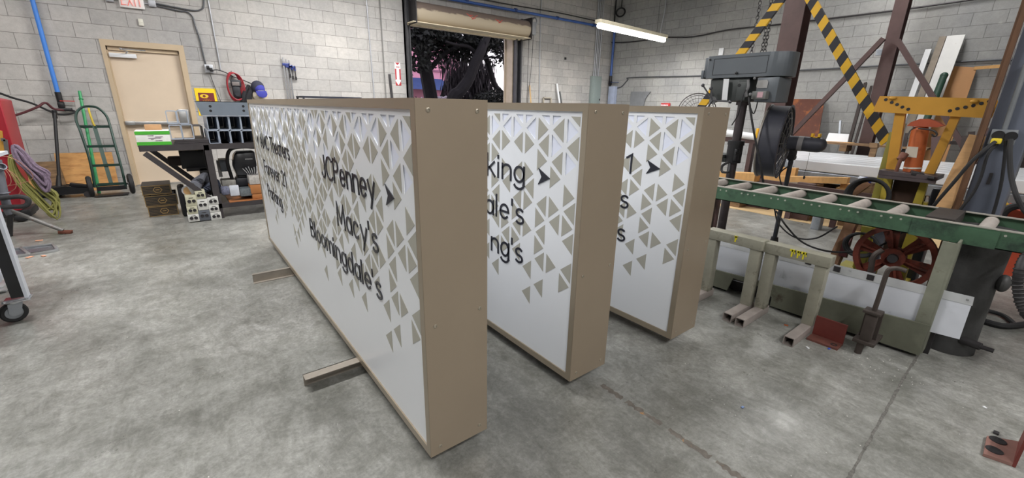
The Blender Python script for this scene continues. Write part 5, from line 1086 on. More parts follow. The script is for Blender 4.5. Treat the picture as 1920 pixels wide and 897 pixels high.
g.cyl((4.279, 0.884, 1.424), (4.276, 0.884, 1.424), .011, n=12)
g.cyl((4.279, 0.850, 1.409), (4.276, 0.850, 1.409), .011, n=12)
g.cyl((4.279, 0.816, 1.391), (4.276, 0.815, 1.391), .011, n=12)
g.cyl((4.279, 0.780, 1.376), (4.276, 0.779, 1.376), .011, n=12)
g.cyl((4.279, 0.559, 1.369), (4.276, 0.558, 1.369), .011, n=12)
g.cyl((4.279, 0.525, 1.384), (4.276, 0.525, 1.384), .011, n=12)
g.cyl((4.279, 0.489, 1.394), (4.276, 0.489, 1.394), .011, n=12)
g.cyl((4.279, 0.454, 1.405), (4.276, 0.453, 1.405), .011, n=12)
g.cyl((4.279, 0.420, 1.419), (4.276, 0.420, 1.419), .011, n=12)
g.cyl((4.279, 0.387, 1.433), (4.276, 0.386, 1.432), .011, n=12)
g.build('bolt_hole', steel_dark, t)
g = MB()
g.ball((4.270, 0.883, 1.454), .022, (.5, 1, .6), 12)
g.ball((4.270, 0.454, 1.432), .022, (.5, 1, .6), 12)
g.build('lug', yo, t)

g = MB(); g.slab([(4.310, 0.855, 1.349), (4.310, 0.796, 1.346), (4.310, 0.754, 0.921), (4.310, 0.818, 0.922)], (.05, 0, 0)); g.build('side_post', yo, t, False)
g = MB(); g.slab([(4.310, 0.550, 1.337), (4.310, 0.502, 1.335), (4.310, 0.543, 0.917), (4.310, 0.598, 0.918)], (.05, 0, 0)); g.build('side_post', yo, t, False)
g = MB(); g.slab([(4.290, 0.595, 0.920), (4.290, 0.560, 0.916), (4.290, 0.555, 0.704), (4.290, 0.606, 0.706)], (.05, 0, 0)); g.slab([(4.310, 0.768, 0.928), (4.310, 0.818, 0.922), (4.310, 0.801, 0.620), (4.310, 0.747, 0.631)], (.05, 0, 0)); g.build('lower_leg', yl, t, False)
for y0, y1 in ((.52, .60), (.74, .82)):
    g = MB(); g.box(4.22, 4.40, y0, y1, .0, .70) if False else g.prism([(y0, 0), (y1, 0), (y1, .10), (y0+.06, .72), (y0+.01, .72)], 'X', 4.30, 4.36); g.build('lower_leg', yl, t, False)
    g = MB(); g.box(4.10, 4.60, y0, y1, 0, .05, .004); g.build('foot_channel', yl, t)
g = MB(); g.prism([(.50, 0.898), (.83, 0.898), (.83, 0.936), (.50, 0.928)], 'X', 4.18, 4.42, .003); g.box(4.18, 4.2, .505, .825, 0.875, 0.898); g.build('table_plate', M('greasy_steel', (92, 82, 84), .5, .4, .2, 10), t, False)
g = MB(); g.cyl((4.170, 0.550, 0.916), (4.170, 0.516, 0.913), .013, n=12); g.obox((4.220, 0.621, 0.929), (.08, .07, .03), Euler((.2, 0, .3)).to_matrix(), .004); g.build('loose_shim', steel_dark, t)
g = MB(); a, b_ = V((4.310, 0.665, 0.925)), V((4.310, 0.686, 1.237)); g.cyl(a, b_, .052, .050, n=28); g.cyl(b_, b_+(b_-a).normalized()*.02, .045, .04, n=28); jk = g.build('jack_cylinder', jo, t)
g = MB(); d_ = (b_-a); m_ = a+d_*.1; g.cyl(m_, m_+d_*.035, .054, .054, n=28); g.build('white_band', M('jack_band', (222, 214, 200), .5), jk)
g = MB(); c_ = a+d_*.48+V(-.0525, .012, 0); g.slab([c_+V(0, -.033, -.036)-d_*.0, c_+V(0, .028, -.036), c_+V(.0, .036, .040), c_+V(0, -.026, .040)], (.004, 0, 0)); g.build('label_plate', M('paper_label', (206, 196, 180), .6), jk, False)
g = MB(); g.slab([(4.260, 0.759, 1.260), (4.260, 0.741, 1.287), (4.260, 0.697, 1.311), (4.260, 0.655, 1.313), (4.260, 0.601, 1.293), (4.260, 0.565, 1.269), (4.260, 0.592, 1.257), (4.260, 0.656, 1.256), (4.260, 0.723, 1.258)], (.10, 0, 0)); g.build('bending_shoe', M('shoe_red', (176, 82, 52), .55, .1, .12, 8), t, False)
g = MB(); g.tube([(4.240, 0.688, 1.245), (4.220, 0.632, 1.241), (4.200, 0.594, 1.232), (4.200, 0.576, 1.211), (4.200, 0.586, 1.196), (4.200, 0.603, 1.210)], .006, 6); g.tube([(4.240, 0.706, 1.248), (4.220, 0.726, 1.225), (4.200, 0.727, 1.165)], .004, 6); g.build('hose_fitting', steel_dark, t)
g = MB(); g.cyl((4.220, 0.733, 1.017), (4.240, 0.720, 1.064), .025, n=14); g.cyl((4.200, 0.727, 1.035), (4.200, 0.734, 0.932), .012, n=10); g.build('pump_handle', M('rust_pink', (128, 84, 70), .6, .3), t)
g = MB(); g.prism([(.60, .30), (.74, .30), (.76, .92), (.60, .92)], 'X', 4.36, 4.44); g.build('back_plate', M('press_brown', (70, 50, 40), .6, .2), t, False)
g = MB(); g.tube([(4.500, 0.812, 1.272), (4.500, 0.808, 1.200), (4.500, 0.804, 1.127), (4.500, 0.798, 1.070)], .009, 6); solo(g, 'hanging_chain', chrome, 'short pale chain hanging left of the orange jack', 'chain', (4.500, 0.808, 1.200))
# grey conduit and box behind the press at right
g = MB(); g.box(4.6, 4.75, 0.494, 0.564, 0, 0.795, .015); solo(g, 'socket_block', M('black_blue_block', (52, 56, 64), .5, .2), 'dark square tube block between press and leaning stud', 'block', (4.600, 0.514, 0.673))

# ---- striped gantry legs, olive post and chain hoist
ym = M('hazard_yellow', (238, 186, 40), .5, 0, .06, 8); bm_ = M('hazard_black', (44, 44, 52), .55, 0, .1, 8)
t = thing('gantry_crane', 'gantry A-frame leg with yellow and black hazard stripes', 'gantry', (4.75, 1.6, 0))
def striped(A, B_, nm, ph=0., w_=.075, n=16):
    A, B_ = V(A), V(B_); L = (B_-A).length; d_ = (B_-A)/L; s_ = V(1, 0, 0).cross(d_).normalized()
    g = MB(); g.mi = 0; seg = .0717; k = 0; x = -seg*ph
    hx = V(.03, 0, 0)
    while x < L:
        a0, a1 = max(0, x), min(L, x+seg)
        if a1 > a0:
            g.mi = k % 2; sk = .022
            q = [A+d_*max(0, min(L, a0-sk))-s_*w_/2, A+d_*max(0, min(L, a1-sk))-s_*w_/2, A+d_*max(0, min(L, a1+sk))+s_*w_/2, A+d_*max(0, min(L, a0+sk))+s_*w_/2]
            if (q[0]-q[1]).length > 1e-4 and (q[2]-q[3]).length > 1e-4: g.slab(q, hx)
        x += seg; k += 1
    return g.build(nm, [ym, bm_], t, False)
striped((4.600, 0.914, 1.111), (4.600, 1.726, 2.336), 'striped_leg', .3)
striped((4.600, 2.605, 1.313), (4.600, 1.916, 2.368), 'striped_leg', .6)
g = MB(); A_ = V((4.640, 1.741, 2.345)); B2 = V((4.640, 1.932, 2.377)); g.bar(A_, A_+(A_-V((4.640, 0.922, 1.109))).normalized()*.35, .085, .08, (1, 0, 0)); g.bar(B2, B2+(B2-V((4.640, 2.628, 1.313))).normalized()*.35, .085, .08, (1, 0, 0)); g.box(4.55, 4.85, A_.y-.1, B2.y+.1, 2.78, 2.86); g.box(4.6, 4.68, 2.605-.02, 2.605+.25, 0, .10); g.bar((4.64, 2.628+.01, 1.313), (4.64, 2.628+.32, .06), .08, .08, (1, 0, 0)); g.build('frame_steel', bm_, t, False)
g = MB(); g.box(4.52, 4.60, 0.853-.005, 0.893+.005, .0, 1.205, .004); g.box(4.44, 4.70, 0.853-.10, 0.893+.10, 0, .05, .004); g.build('olive_post', M('olive_yellow', (150, 142, 58), .55, .1, .12, 8), t)
def chain(pts_top, z_bot, label, x, y, r=.011):
    g = MB(); z = pts_top; k = 0
    while z > z_bot:
        a = (1, 0, 0) if k % 2 else (0, 1, 0); g.torus((x, y, z), a, r*1.25, r*.32, 10, 5, (1, 1.6) ); z -= r*2.9; k += 1
    return solo(g, 'hoist_chain', steel_dark, label, 'chain', (x, y, (pts_top+z_bot)/2), 'hanging hoist chains', True)
p = (4.750, 2.188, 1.966); chain(2.77, 1.87, 'leftmost of the hanging hoist chains above the drill press', p[0], p[1])
p = (4.750, 2.088, 2.030); chain(2.77, 1.87, 'hoist chain hanging left of the brown column, second from right', p[0], p[1])
p = (4.750, 2.062, 2.074); chain(2.77, 1.87, 'rightmost hoist chain, next to the brown column', p[0], p[1])

# ---- drill press
t = thing('drill_press', 'grey floor-standing drill press behind the conveyor', 'drill press', (4.3, 1.95, 0))
dg = M('drill_grey', (98, 104, 110), .42, .15, .05, 4, .03, 30); dd = M('drill_dark_grey', (66, 70, 70), .5, .2, .12, 6)
DX = 4.15
ya, yb = 1.60, 2.34; z1, z2 = 1.635, 1.832
def rounded(y0, y1, x0, x1, r0, r1, n=8):
    P = []
    for cx_, cy_, a0, r in ((x1-r1, y0+r1, -90, r1), (x1-r0, y1-r0, 0, r0), (x0+r0, y1-r0, 90, r0), (x0+r1, y0+r1, 180, r1)):
        for k in range(n+1): a = math.radians(a0+90*k/n); P.append((cx_+r*math.cos(a), cy_+r*math.sin(a)))
    return P
g = MB(); g.prism(rounded(ya, yb-.03, DX, DX+.34, .02, .15), 'Z', z1, z2, .008); cov = g.build('belt_cover', dg, t)
g = MB(); g.box(DX+.01, DX+.32, yb-.05, yb-.005, z1+.01, z2-.01, .006); g.box(DX-.002, DX+.1, yb-.012, yb+.015, z1+.0, z1+.075, .006); g.build('cover_hinge', dg, cov)
g = MB(); yA, yB, zA, zB = ya+.16, yb-.10, z1+.028, z2-.028
for a, b_ in (((yA, zA), (yB, zA)), ((yB, zA), (yB, zB)), ((yB, zB), (yA, zB)), ((yA, zB), (yA, zA))): g.bar((DX-.001, a[0], a[1]), (DX-.001, b_[0], b_[1]), .003, .003, (1, 0, 0))
g.build('door_seam', steel_black, cov, False)
g = MB(); g.ball((DX-.012, (yA+yB)/2+.01, zA+.008), .012, n=12); g.cyl((DX-.001, yb-.06, z2-.03), (DX-.012, yb-.06, z2-.03), .008, n=12); g.build('cover_knob', steel_black, cov)
g = MB(); g.prism([(1.90, 1.425), (2.20, 1.425), (2.26, 1.48), (2.27, z1), (1.90, z1)], 'X', DX+.03, DX+.24, .02); g.build('head_casting', dd, t)
g = MB(); g.box(DX-.01, DX+.03, 1.895, 1.985, 1.43, 1.60, .012); g.build('side_plate', dd, t)
g = MB(); g.cyl((DX-.012, 1.965, 1.565), (DX+.0, 1.965, 1.565), .014, n=14); g.build('side_knob', steel_black, t)
g = MB(); g.slab([(4.130, 2.113, 1.625), (4.130, 2.063, 1.623), (4.130, 2.051, 1.436), (4.130, 2.102, 1.439)], (.004, 0, 0)); g.build('scale_plate', white_p, t, False)
g = MB(); g.box(DX+.01, DX+.28, 1.645, 1.825, 1.42, 1.628, .01); g.build('motor_housing', dg, t)
g = MB(); g.slab([(4.155, 1.817, 1.602), (4.155, 1.743, 1.606), (4.155, 1.727, 1.590), (4.155, 1.730, 1.538), (4.155, 1.814, 1.538), (4.155, 1.822, 1.554)], (-.002, 0, 0)); g.build('motor_plate', M('nameplate_silver', (190, 190, 190), .3, .8), t, False)
g = MB(); g.box(DX-.06, DX+.01, 1.701, 1.821, 1.444, 1.510, .006); sw = g.build('switch_box', M('switch_grey', (112, 114, 112), .5), t)
g = MB(); g.box(DX-.064, DX-.06, 1.726, 1.771, 1.457, 1.503); g.build('switch_button', M('pink_switch', (196, 160, 168), .5), sw, False)
g = MB(); g.cyl((DX+.12, 1.965, .04), (DX+.12, 1.965, 1.43), .040, n=24); g.cyl((DX+.12, 1.965, 1.395), (DX+.12, 1.965, 1.43), .058, n=24); g.build('column', M('column_steel_dark', (70, 64, 66), .45, .5, .25, 6, .1, 40, (120, 116, 112), (.6, .7), 8), t)
g = MB(); g.cyl((DX+.12, 1.965, .86), (DX+.12, 1.965, 1.05), .068, n=24); g.cyl((DX+.12, 1.965, 1.03), (DX+.12, 1.965, 1.07), .074, n=24); g.box(DX+.03, DX+.1, 1.90, 1.93, .88, 1.0, .01); g.cyl((DX+.0, 1.905, .96), (DX+.1, 1.905, .96), .012); g.build('table_collar', steel_black, t)
g = MB(); g.prism(rounded(2.03, 2.32, DX-.03, DX+.27, .03, .03), 'Z', .90, .93); g.box(DX+.08, DX+.16, 2.0, 2.1, .86, .90); g.build('work_table', dd, t, False)
g = MB(); g.prism(rounded(1.86, 2.42, DX-.10, DX+.34, .03, .03), 'Z', .0, .05, .006); g.cyl((DX+.12, 1.965, .05), (DX+.12, 1.965, .12), .08, .06, 24); g.build('base', dd, t)
hc = V((4.060, 2.152, 1.434)); g = MB(); g.lathe([(0, 0), (.034, 0), (.034, .012), (.022, .016), (.020, .07), (0, .07)], hc-V(.0, 0, 0), (1, 0, 0), 24); g.build('feed_hub', M('hub_steel', (112, 114, 116), .35, .7), t)
for q, m_ in (((4.040, 2.258, 1.568), steel_black), ((4.030, 1.970, 1.420), M('blue_black_knob', (40, 40, 70), .4)), ((4.080, 2.196, 1.540), steel_black), ((4.050, 2.203, 1.328), steel_black)):
    g = MB(); g.cyl(hc, q, .007, n=10); g.ball(q, .016, n=12); g.build('feed_handle', M('handle_steel', (90, 90, 94), .35, .8), t)
g = MB(); g.tube([(4.080, 1.866, 1.604), (4.070, 1.851, 1.546), (4.070, 1.862, 1.506), (4.070, 1.850, 1.462)], .012, 8); g.ball((4.070, 1.810, 1.615), .012, n=10); g.ball((4.050, 1.813, 1.483), .014, n=12); g.build('cable_gland', M('gland_grey', (110, 110, 112), .5), t)
cable([(4.050, 1.822, 1.456), (4.000, 1.756, 1.314), (4.000, 1.693, 1.137), (4.020, 1.625, 0.936), (4.050, 1.590, 0.798), (4.080, 1.582, 0.739)], .009, 'black cable hanging from the drill press down to the conveyor')
cable([(4.050, 1.861, 1.523), (4.030, 1.871, 1.425), (4.050, 1.889, 1.311), (4.080, 1.944, 1.215)], .005, 'thin black wire looping in front of the drill press column')
cable([(4.070, 1.750, 1.430), (4.070, 1.754, 1.359), (4.080, 1.775, 1.323), (4.120, 1.838, 1.399)], .005, 'short black wire curling under the drill press switch')
# ---- drum fan
t = thing('drum_fan', 'black drum fan on a pedestal stand beside the brown column', 'fan', (4.55, 1.66, 0))
fb = M('fan_black', (60, 61, 70), .45, .1, .12, 8); c0 = V(4.5, 1.70, 1.07); FA = V(.20, -.98, -.02).normalized(); Rf_ = .325
g = MB(); g.lathe([(Rf_, -.095), (Rf_+.012, -.09), (Rf_, -.08), (Rf_, .06), (Rf_+.012, .07), (Rf_, .075), (Rf_-.008, .07), (Rf_-.008, -.09)], c0, FA, 48, True); g.build('drum', fb, t)
g = MB(); g.torus(c0-FA*.095, FA, Rf_+.006, .009, 48, 8); g.build('front_rim', M('pale_rim', (150, 144, 136), .5, .3), t)
g = MB(); F = frame_of(FA)
for s_ in (-.08, .085):
    for r in (.10, .16, .22, .27, .31): g.torus(c0+FA*(s_*(1.15-.5*(r/.31)**2)), FA, r, .003, 36, 5)
    for k in range(16):
        a = 2*PI*k/16; d_ = F @ V(math.cos(a), math.sin(a), 0); g.tube([c0+FA*s_*1.15+d_*.06, c0+FA*s_*.95+d_*.2, c0+FA*s_*.62+d_*Rf_], .003, 5, sub=3)
g.build('guard_wires', M('guard_grey', (110, 108, 106), .4, .6), t)
g = MB()
for k in range(3):
    a = 2*PI*k/3+.4; d_ = F @ V(math.cos(a), math.sin(a), 0); n_ = F @ V(-math.sin(a), math.cos(a), 0); g.slab([c0+d_*.05+n_*.03-FA*.015, c0+d_*.28+n_*.11-FA*.03, c0+d_*.30-n_*.06+FA*.03, c0+d_*.05-n_*.03+FA*.015], FA*.003)
g.cyl(c0-FA*.04, c0+FA*.06, .05, n=20); g.build('blades', steel_black, t)
g = MB(); m0 = c0+FA*.10; g.cyl(m0, m0+FA*.23, .066, .066, 26); g.ball(m0+FA*.23, .066, (1, 1, 1), 18); g.build('motor', fb, t)
g = MB(); g.cyl(m0+FA*.075, m0+FA*.115, .0675, n=26); g.build('tape_band', M('grey_tape', (150, 148, 150), .5), t)
g = MB(); p = m0+FA*.20+V(0, 0, .068); g.box(p.x-.02, p.x+.02, p.y-.035, p.y-.018, p.z-.008, p.z+.03); g.box(p.x-.02, p.x+.02, p.y+.018, p.y+.035, p.z-.008, p.z+.03); g.box(p.x-.02, p.x+.02, p.y-.035, p.y+.035, p.z-.01, p.z); g.build('yellow_clip', ym, t, False)
g = MB(); q = m0+FA*.18; g.tube([q-V(0, 0, .07), q-V(0, 0, .2), q-V(0, -.006, .28)], .0015, 4); g.ball(q-V(0, 0, .30), .012, (.8, .8, 1.4), 10); g.build('pull_cord', steel_black, t)
b0 = m0+FA*.05
g = MB(); g.obox(b0-V(0, 0, .10), (.05, .06, .09), None, .01); g.cyl(b0-V(.03, 0, .13), b0-V(-.03, 0, .13), .03); g.build('tilt_bracket', steel_black, t)
g = MB(); g.cyl(b0-V(0, 0, .14), (b0.x, b0.y, .05), .020, n=14); g.build('pole', M('fan_pole_steel', (72, 74, 80), .35, .7), t)
g = MB(); g.cyl((b0.x, b0.y, .0), (b0.x, b0.y, .035), .24, .23, 32); g.cyl((b0.x, b0.y, .035), (b0.x, b0.y, .16), .05, .03, 20); g.build('base', steel_black, t)
cable([b0-V(.02, 0, .12), b0-V(.05, .03, .18), b0-V(.06, -.05, .28), b0-V(.03, -.02, .42), b0-V(.02, 0, .6)], .006, 'black cord spiralling down the fan pole')
# second wall fan behind sign
t = thing('wall_fan', 'round wire fan cage peeking above the sign beside the conveyor', 'fan', (7.9, 4.6, 1.2))
c0 = V((8.000, 4.523, 1.317)); FA = V(-.8, -.55, .1).normalized(); g = MB()
for r in (.08, .16, .24, .30, .335): g.torus(c0+FA*(.10*(1-(r/.335)**2)), FA, r, .005, 36, 5)
F = frame_of(FA)
for k in range(28):
    a = 2*PI*k/28; d_ = F @ V(math.cos(a), math.sin(a), 0); g.tube([c0+FA*.10+d_*.04, c0+FA*.08+d_*.17, c0+d_*.335], .003, 4, sub=3)
g.torus(c0, FA, .34, .009, 36, 6); g.build('cage', M('cage_grey', (78, 74, 74), .5, .4), t)
g = MB(); g.cyl(c0-FA*.16, c0-FA*.02, .07, n=20); g.ball(c0-FA*.0, .05, n=14); g.build('motor', steel_black, t)
g = MB(); g.cyl(c0-FA*.1-V(0, 0, .05), (c0.x, c0.y, .03), .02); g.cyl((c0.x, c0.y, 0), (c0.x, c0.y, .03), .25, n=28); g.build('pole', steel_black, t)
# ---- brown building columns
def column(x, y0, y1, dx, label, braces=()):
    t = thing('steel_column', label, 'column', (x, (y0+y1)/2, 0), 'brown steel columns')
    g = MB(); fl = .014
    g.box(x, x+fl, y0, y1, 0, 5.99); g.box(x+dx-fl, x+dx, y0, y1, 0, 5.99); g.box(x+fl, x+dx-fl, (y0+y1)/2-.006, (y0+y1)/2+.006, 0, 5.99); g.build('column_section', brown_p, t, False)
    g = MB(); g.box(x-.08, x+dx+.08, y0-.08, y1+.08, 0, .025); g.build('base_plate', brown_p, t, False)
    return t
c1 = column(6.6, 2.475, 2.72, .25, 'big brown steel column behind the drill press and drum fan')
c2 = column(9.35, 2.055, 2.23, .2, 'slimmer brown steel column behind the galvanised tube stack')
for a, b_ in (((9.150, 2.204, 2.490), (9.150, 3.224, 0.951)), ((9.150, 2.023, 2.442), (9.150, 0.805, 0.728))):
    g = MB(); g.bar(a, b_, .07, .07, (1, 0, 0)); g.build('diagonal_brace', brown_p, c2, False)
g = MB(); g.obox((9.120, 2.213, 2.286), (.02, .08, .10), None, .01); g.build('gusset_plate', galv, c2, False)
# ---- galvanised stack
gv2 = M('galvanised_lit_top', (226, 229, 234), .3, .15, .03, 4)  # same galvanised steel, paler: light on the stack's top put into the colour
X0s, zlo, zhi, WD = 7.15, .39, .69, .30
nm_ = ('first', 'second', 'third', 'fourth', 'fifth', 'sixth')
for lay in range(2):
    za = zlo+.15*lay
    for q in range(6):
        xx = X0s+WD*q; g = MB(); yl_ = 2.42+.075*q*1.7-.02*lay
        g.rtube((xx+WD/2, yl_, za+.0745), (xx+WD/2, -1.5, za+.0745), WD-.022, .146, .003, (0, 0, 1), .016)
        solo(g, 'galvanised_tube', gv2 if lay else galv, 'galvanised tube in the %s layer of the long stack, %s row from the front' % (('lower', 'upper')[lay], nm_[q]), 'steel tube', (xx+WD/2, .8, za), 'galvanised tubes in the long stack', False)
for k, y in enumerate((2.2, 1.4, .6, -.3, -1.2)):
    g = MB(); g.box(7.14, 9.0, y-.045, y+.045, .30, .389); solo(g, 'timber_bearer', ply_d, ['leftmost', 'second from left', 'third from left', 'fourth from left', 'rightmost'][k]+' timber bearer under the galvanised stack', 'timber', (8.0, y, .30), 'timber bearers under the galvanised stack', False)
    g = MB(); g.box(7.2, 8.9, y-.06, y+.06, 0, .299); solo(g, 'timber_crib', ply_d, ['leftmost', 'second from left', 'third from left', 'fourth from left', 'rightmost'][k]+' block of old timber on the floor under the bearers', 'timber', (7.85, y, 0), 'timber cribs under the galvanised stack', False)
# lumber in front of the stack
pine_b = M('bright_pine', (202, 156, 98), .7, 0, .12, 4, .04, 30, stretch=(2, 6, 2))
def board(p, q, h, dx, label, m=pine_b, name='lumber_board'):
    p, q = V(p), V(q); g = MB(); z1_ = p.z; g.slab([p-V(0, 0, h), q-V(0, 0, h), q, p], (dx, 0, 0)); solo(g, name, m, label, 'lumber', ((p.x+q.x)/2, (p.y+q.y)/2, min(p.z, q.z)-h), 'lumber lying in front of the galvanised stack', False)
board((6.600, 2.594, 0.596), (6.600, 2.181, 0.616), .14, .10, 'upright end board of pale lumber under the fan')
board((6.400, 2.491, 0.489), (6.400, 1.542, 0.590), .075, .10, 'long pale lumber board with sawn end below the galvanised tubes')
board((6.350, 3.164, 0.467), (6.350, 2.587, 0.510), .12, .18, 'stacked pale lumber seen between drill press and brown column')
board((6.500, 1.627, 0.503), (6.500, 1.365, 0.509), .07, .10, 'short pale board at the right end of the lumber pile')
board((6.450, 1.647, 0.451), (6.450, 1.409, 0.455), .05, .10, 'lowest short board at the right end of the lumber pile')
g = MB(); g.box(6.26, 6.34, 1.921-.1, 1.921+.1, 0, 0.421+.06, .004); solo(g, 'brown_steel_block', brown_p, 'brown steel block between lumber and conveyor rail', 'block', (6.300, 1.911, 0.369))
g = MB(); g.bar((6.200, 2.447, 0.438), (6.200, 0.926, 0.435), .06, .05, (1, 0, 0)); g.box(6.18, 6.22, 1.5, 1.56, 0, .38); g.box(6.18, 6.22, 2.0, 2.06, 0, .38); solo(g, 'brown_rail', brown_p, 'long brown steel rail lying just beyond the conveyor', 'rail', (6.200, 1.961, 0.426), None, False)
for i, (x, y, h) in enumerate(((6.45, 1.9, .47), (6.5, 1.45, .42), (6.42, 2.78, .40))):
    g = MB(); g.box(x-.12, x+.12, y-.08, y+.08, 0, h); solo(g, 'support_block', ply_d, ['dark block holding up the middle of the lumber', 'dark block holding up the right end of the lumber', 'dark block holding up the left lumber stack'][i], 'timber', (x, y, 0), None, False)
g = MB(); a = V((6.300, 1.415, 0.609)); g.cyl(a, (6.300, 1.353, 0.605), .03, n=16); g.cyl((6.300, 1.353, 0.605), (6.300, 1.318, 0.604), .031, n=16); solo(g, 'white_blue_tube', M('white_tape_roll', (214, 218, 230), .5), 'small white tube with blue end near the cable coil', 'tube', a)
g = MB(); g.box(6.24, 6.36, 1.263, 1.429, 0, 0.604-.034); solo(g, 'support_block', ply_d, 'dark timber under the small white tube and blue roll', 'timber', (6.3, 1.2, 0), None, False)
g = MB(); a = V((6.280, 1.349, 0.608)); g.cyl(a, (6.280, 1.289, 0.604), .032, n=16); solo(g, 'blue_roll', M('blue_roll', (48, 72, 170), .5), 'small blue roll next to the white tube', 'tube', a)
# white pipe with yellow clamps left of the brown column
g = MB(); a, b_ = (6.900, 3.352, 1.016), (6.900, 2.870, 0.973); g.cyl(a, b_, .05, n=20); g.cyl(V(a)+V(0, .01, 0), V(a)+V(0, .06, 0), .054, n=20); solo(g, 'white_pipe', white_p, 'horizontal white pipe between drill press and brown column', 'pipe', a)
g = MB(); g.box(6.9, 7.0, 2.9, 3.7, .88, .95); g.box(6.9, 7.0, 3.55, 3.65, 0, .88); g.box(6.9, 7.0, 2.92, 2.98, 0, .88); solo(g, 'pipe_rest', brown_p, 'brown steel rest carrying the white pipe', 'rack', (6.95, 3.3, 0), None, False)
for k, (a_, lab) in enumerate((((6.800, 2.875, 1.067), 'left'), ((6.800, 2.831, 1.070), 'right'))):
    g = MB(); g.obox(V(a_)+V(.06, 0, -.03), (.03, .035, .14), None, .004); g.obox(V(a_)+V(.13, 0, -.09), (.16, .03, .03), None); solo(g, 'yellow_clamp', ym, lab+' small yellow clamp above the white pipe', 'clamp', a_, 'small yellow clamps')
# things leaning on the right wall
rustm = M('rusted_plate', (92, 54, 42), .75, .2, .2, 3, .1, 30, (150, 88, 44), (.52, .66), 3)
g = MB(); g.slab([(10.2, 3.716, .40), (10.2, 3.081, .40), (10.750, 3.314, 1.618), (10.750, 4.079, 1.620)], (.02, 0, 0)); solo(g, 'rusted_plate', rustm, 'rusted brown steel plate leaning behind the drum fan', 'steel plate', (10.5, 3.6, .4), None, False)
g = MB(); g.box(9.9, 10.6, 3.15, 4.1, .3, .395); g.box(9.95, 10.5, 3.2, 4.0, 0, .3); solo(g, 'plate_bearer', ply_d, 'timber bearer carrying the rusted plate', 'timber', (10.2, 3.6, 0), None, False)
def rack_pallet():
    t = thing('timber_pallet', 'weathered timber pallet behind the galvanised stack', 'pallet', (9.0, 2.4, 0))
    zt = 0.858
    for k in range(4):
        g = MB(); g.box(9.02+.08*k, 9.09+.08*k, 1.3, 3.4, zt-.03, zt); g.build('deck_board', ply_d, t, False)
    for y in (1.4, 2.3, 3.2):
        g = MB(); g.box(9.02, 9.33, y, y+.1, zt-.14, zt-.031); g.build('stringer', ply_d, t, False)
    for y in (1.4, 3.2):
        g = MB(); g.box(9.04, 9.31, y, y+.1, 0, zt-.141); g.build('leg_block', ply_d, t, False)
    return zt
zp = rack_pallet()
g = MB(); g.slab([(9.200, 2.675, 0.866), (9.200, 2.351, 0.866), (9.250, 2.369, 0.999), (9.250, 2.669, 1.004)], (.03, 0, 0)); solo(g, 'small_white_board', white_p, 'small white panel standing on the timber pallet', 'panel', (9.2, 2.6, zp), None, False)
g = MB(); g.slab([(9.150, 2.675, 0.863), (9.150, 2.276, 0.864), (9.150, 2.271, 0.838), (9.150, 2.670, 0.835)], (.15, 0, 0)); solo(g, 'pine_strip', pine_b, 'thin pine strip under the small white panel', 'lumber', (9.2, 2.6, zp), None, False)
def lean(pb, pt, wy, th, m, name, label, cat, grp=None, rt=None):
    g = MB(); pb, pt = V(pb), V(pt); g.slab([pb+V(0, wy/2, 0), pb-V(0, wy/2, 0), pt-V(0, wy/2, 0), pt+V(0, wy/2, 0)], (th, 0, 0)); return solo(g, name, m, label, cat, pb, grp, False)
def base_of(px, py, X0=9.9): pass
lean((10.0, 1.93, 0), (10.820, 1.929, 2.461), .08, .04, white_p, 'white_channel', 'narrow white channel leaning on the right wall', 'channel', 'items leaning on the right wall')
lean((9.9, 1.80, 0), (10.840, 1.792, 2.655), .09, .03, M('weathered_grey_wood', (134, 124, 112), .8, 0, .2, 6), 'grey_board', 'weathered grey board left of the broad white board', 'board', 'items leaning on the right wall')
lean((9.95, 1.63, 0), (10.800, 1.621, 2.650), .22, .03, M('peeling_white_board', (214, 214, 212), .6, 0, .06, 5, 0, 60, (140, 112, 88), (.62, .72), 5), 'white_board', 'broad white board with peeling stains leaning on the right wall', 'board', 'items leaning on the right wall')
g = MB(); g.tube([(9.72, 1.60, 0), (10.420, 1.564, 1.982)], .05, 14, smooth=False); g.ball((10.420, 1.564, 1.982), .055, n=14); solo(g, 'green_bar', M('dark_green_bar', (34, 66, 52), .5), 'dark green rounded bar leaning in front of the white board', 'bar', (9.72, 1.60, 0), 'items leaning on the right wall')
g = MB(); g.slab([(10.1, 1.75, 0), (10.1, 1.20, 0), (10.840, 1.251, 2.118), (10.840, 1.529, 2.159)], (.018, 0, 0)); solo(g, 'hardboard_sheet', M('hardboard', (170, 122, 74), .6, 0, .08, 3), 'brown hardboard sheet leaning right of the white board', 'board', (10.1, 1.5, 0), 'items leaning on the right wall', False)
g = MB(); g.bar((10.820, 1.284, 2.110), (10.820, 0.921, 2.127), .05, .02, (1, 0, 0)); g.bar((10.85, 0.961, 0), (10.85, 0.961, 2.125-.03), .05, .03, (1, 0, 0)); solo(g, 'pine_batten', pine_b, 'pine batten fixed level on the right wall beside the hardboard', 'batten', (10.820, 1.102, 2.117), None, False)
dk_ = M('dark_rusty_bar', (62, 54, 52), .6, .4, .2, 10)
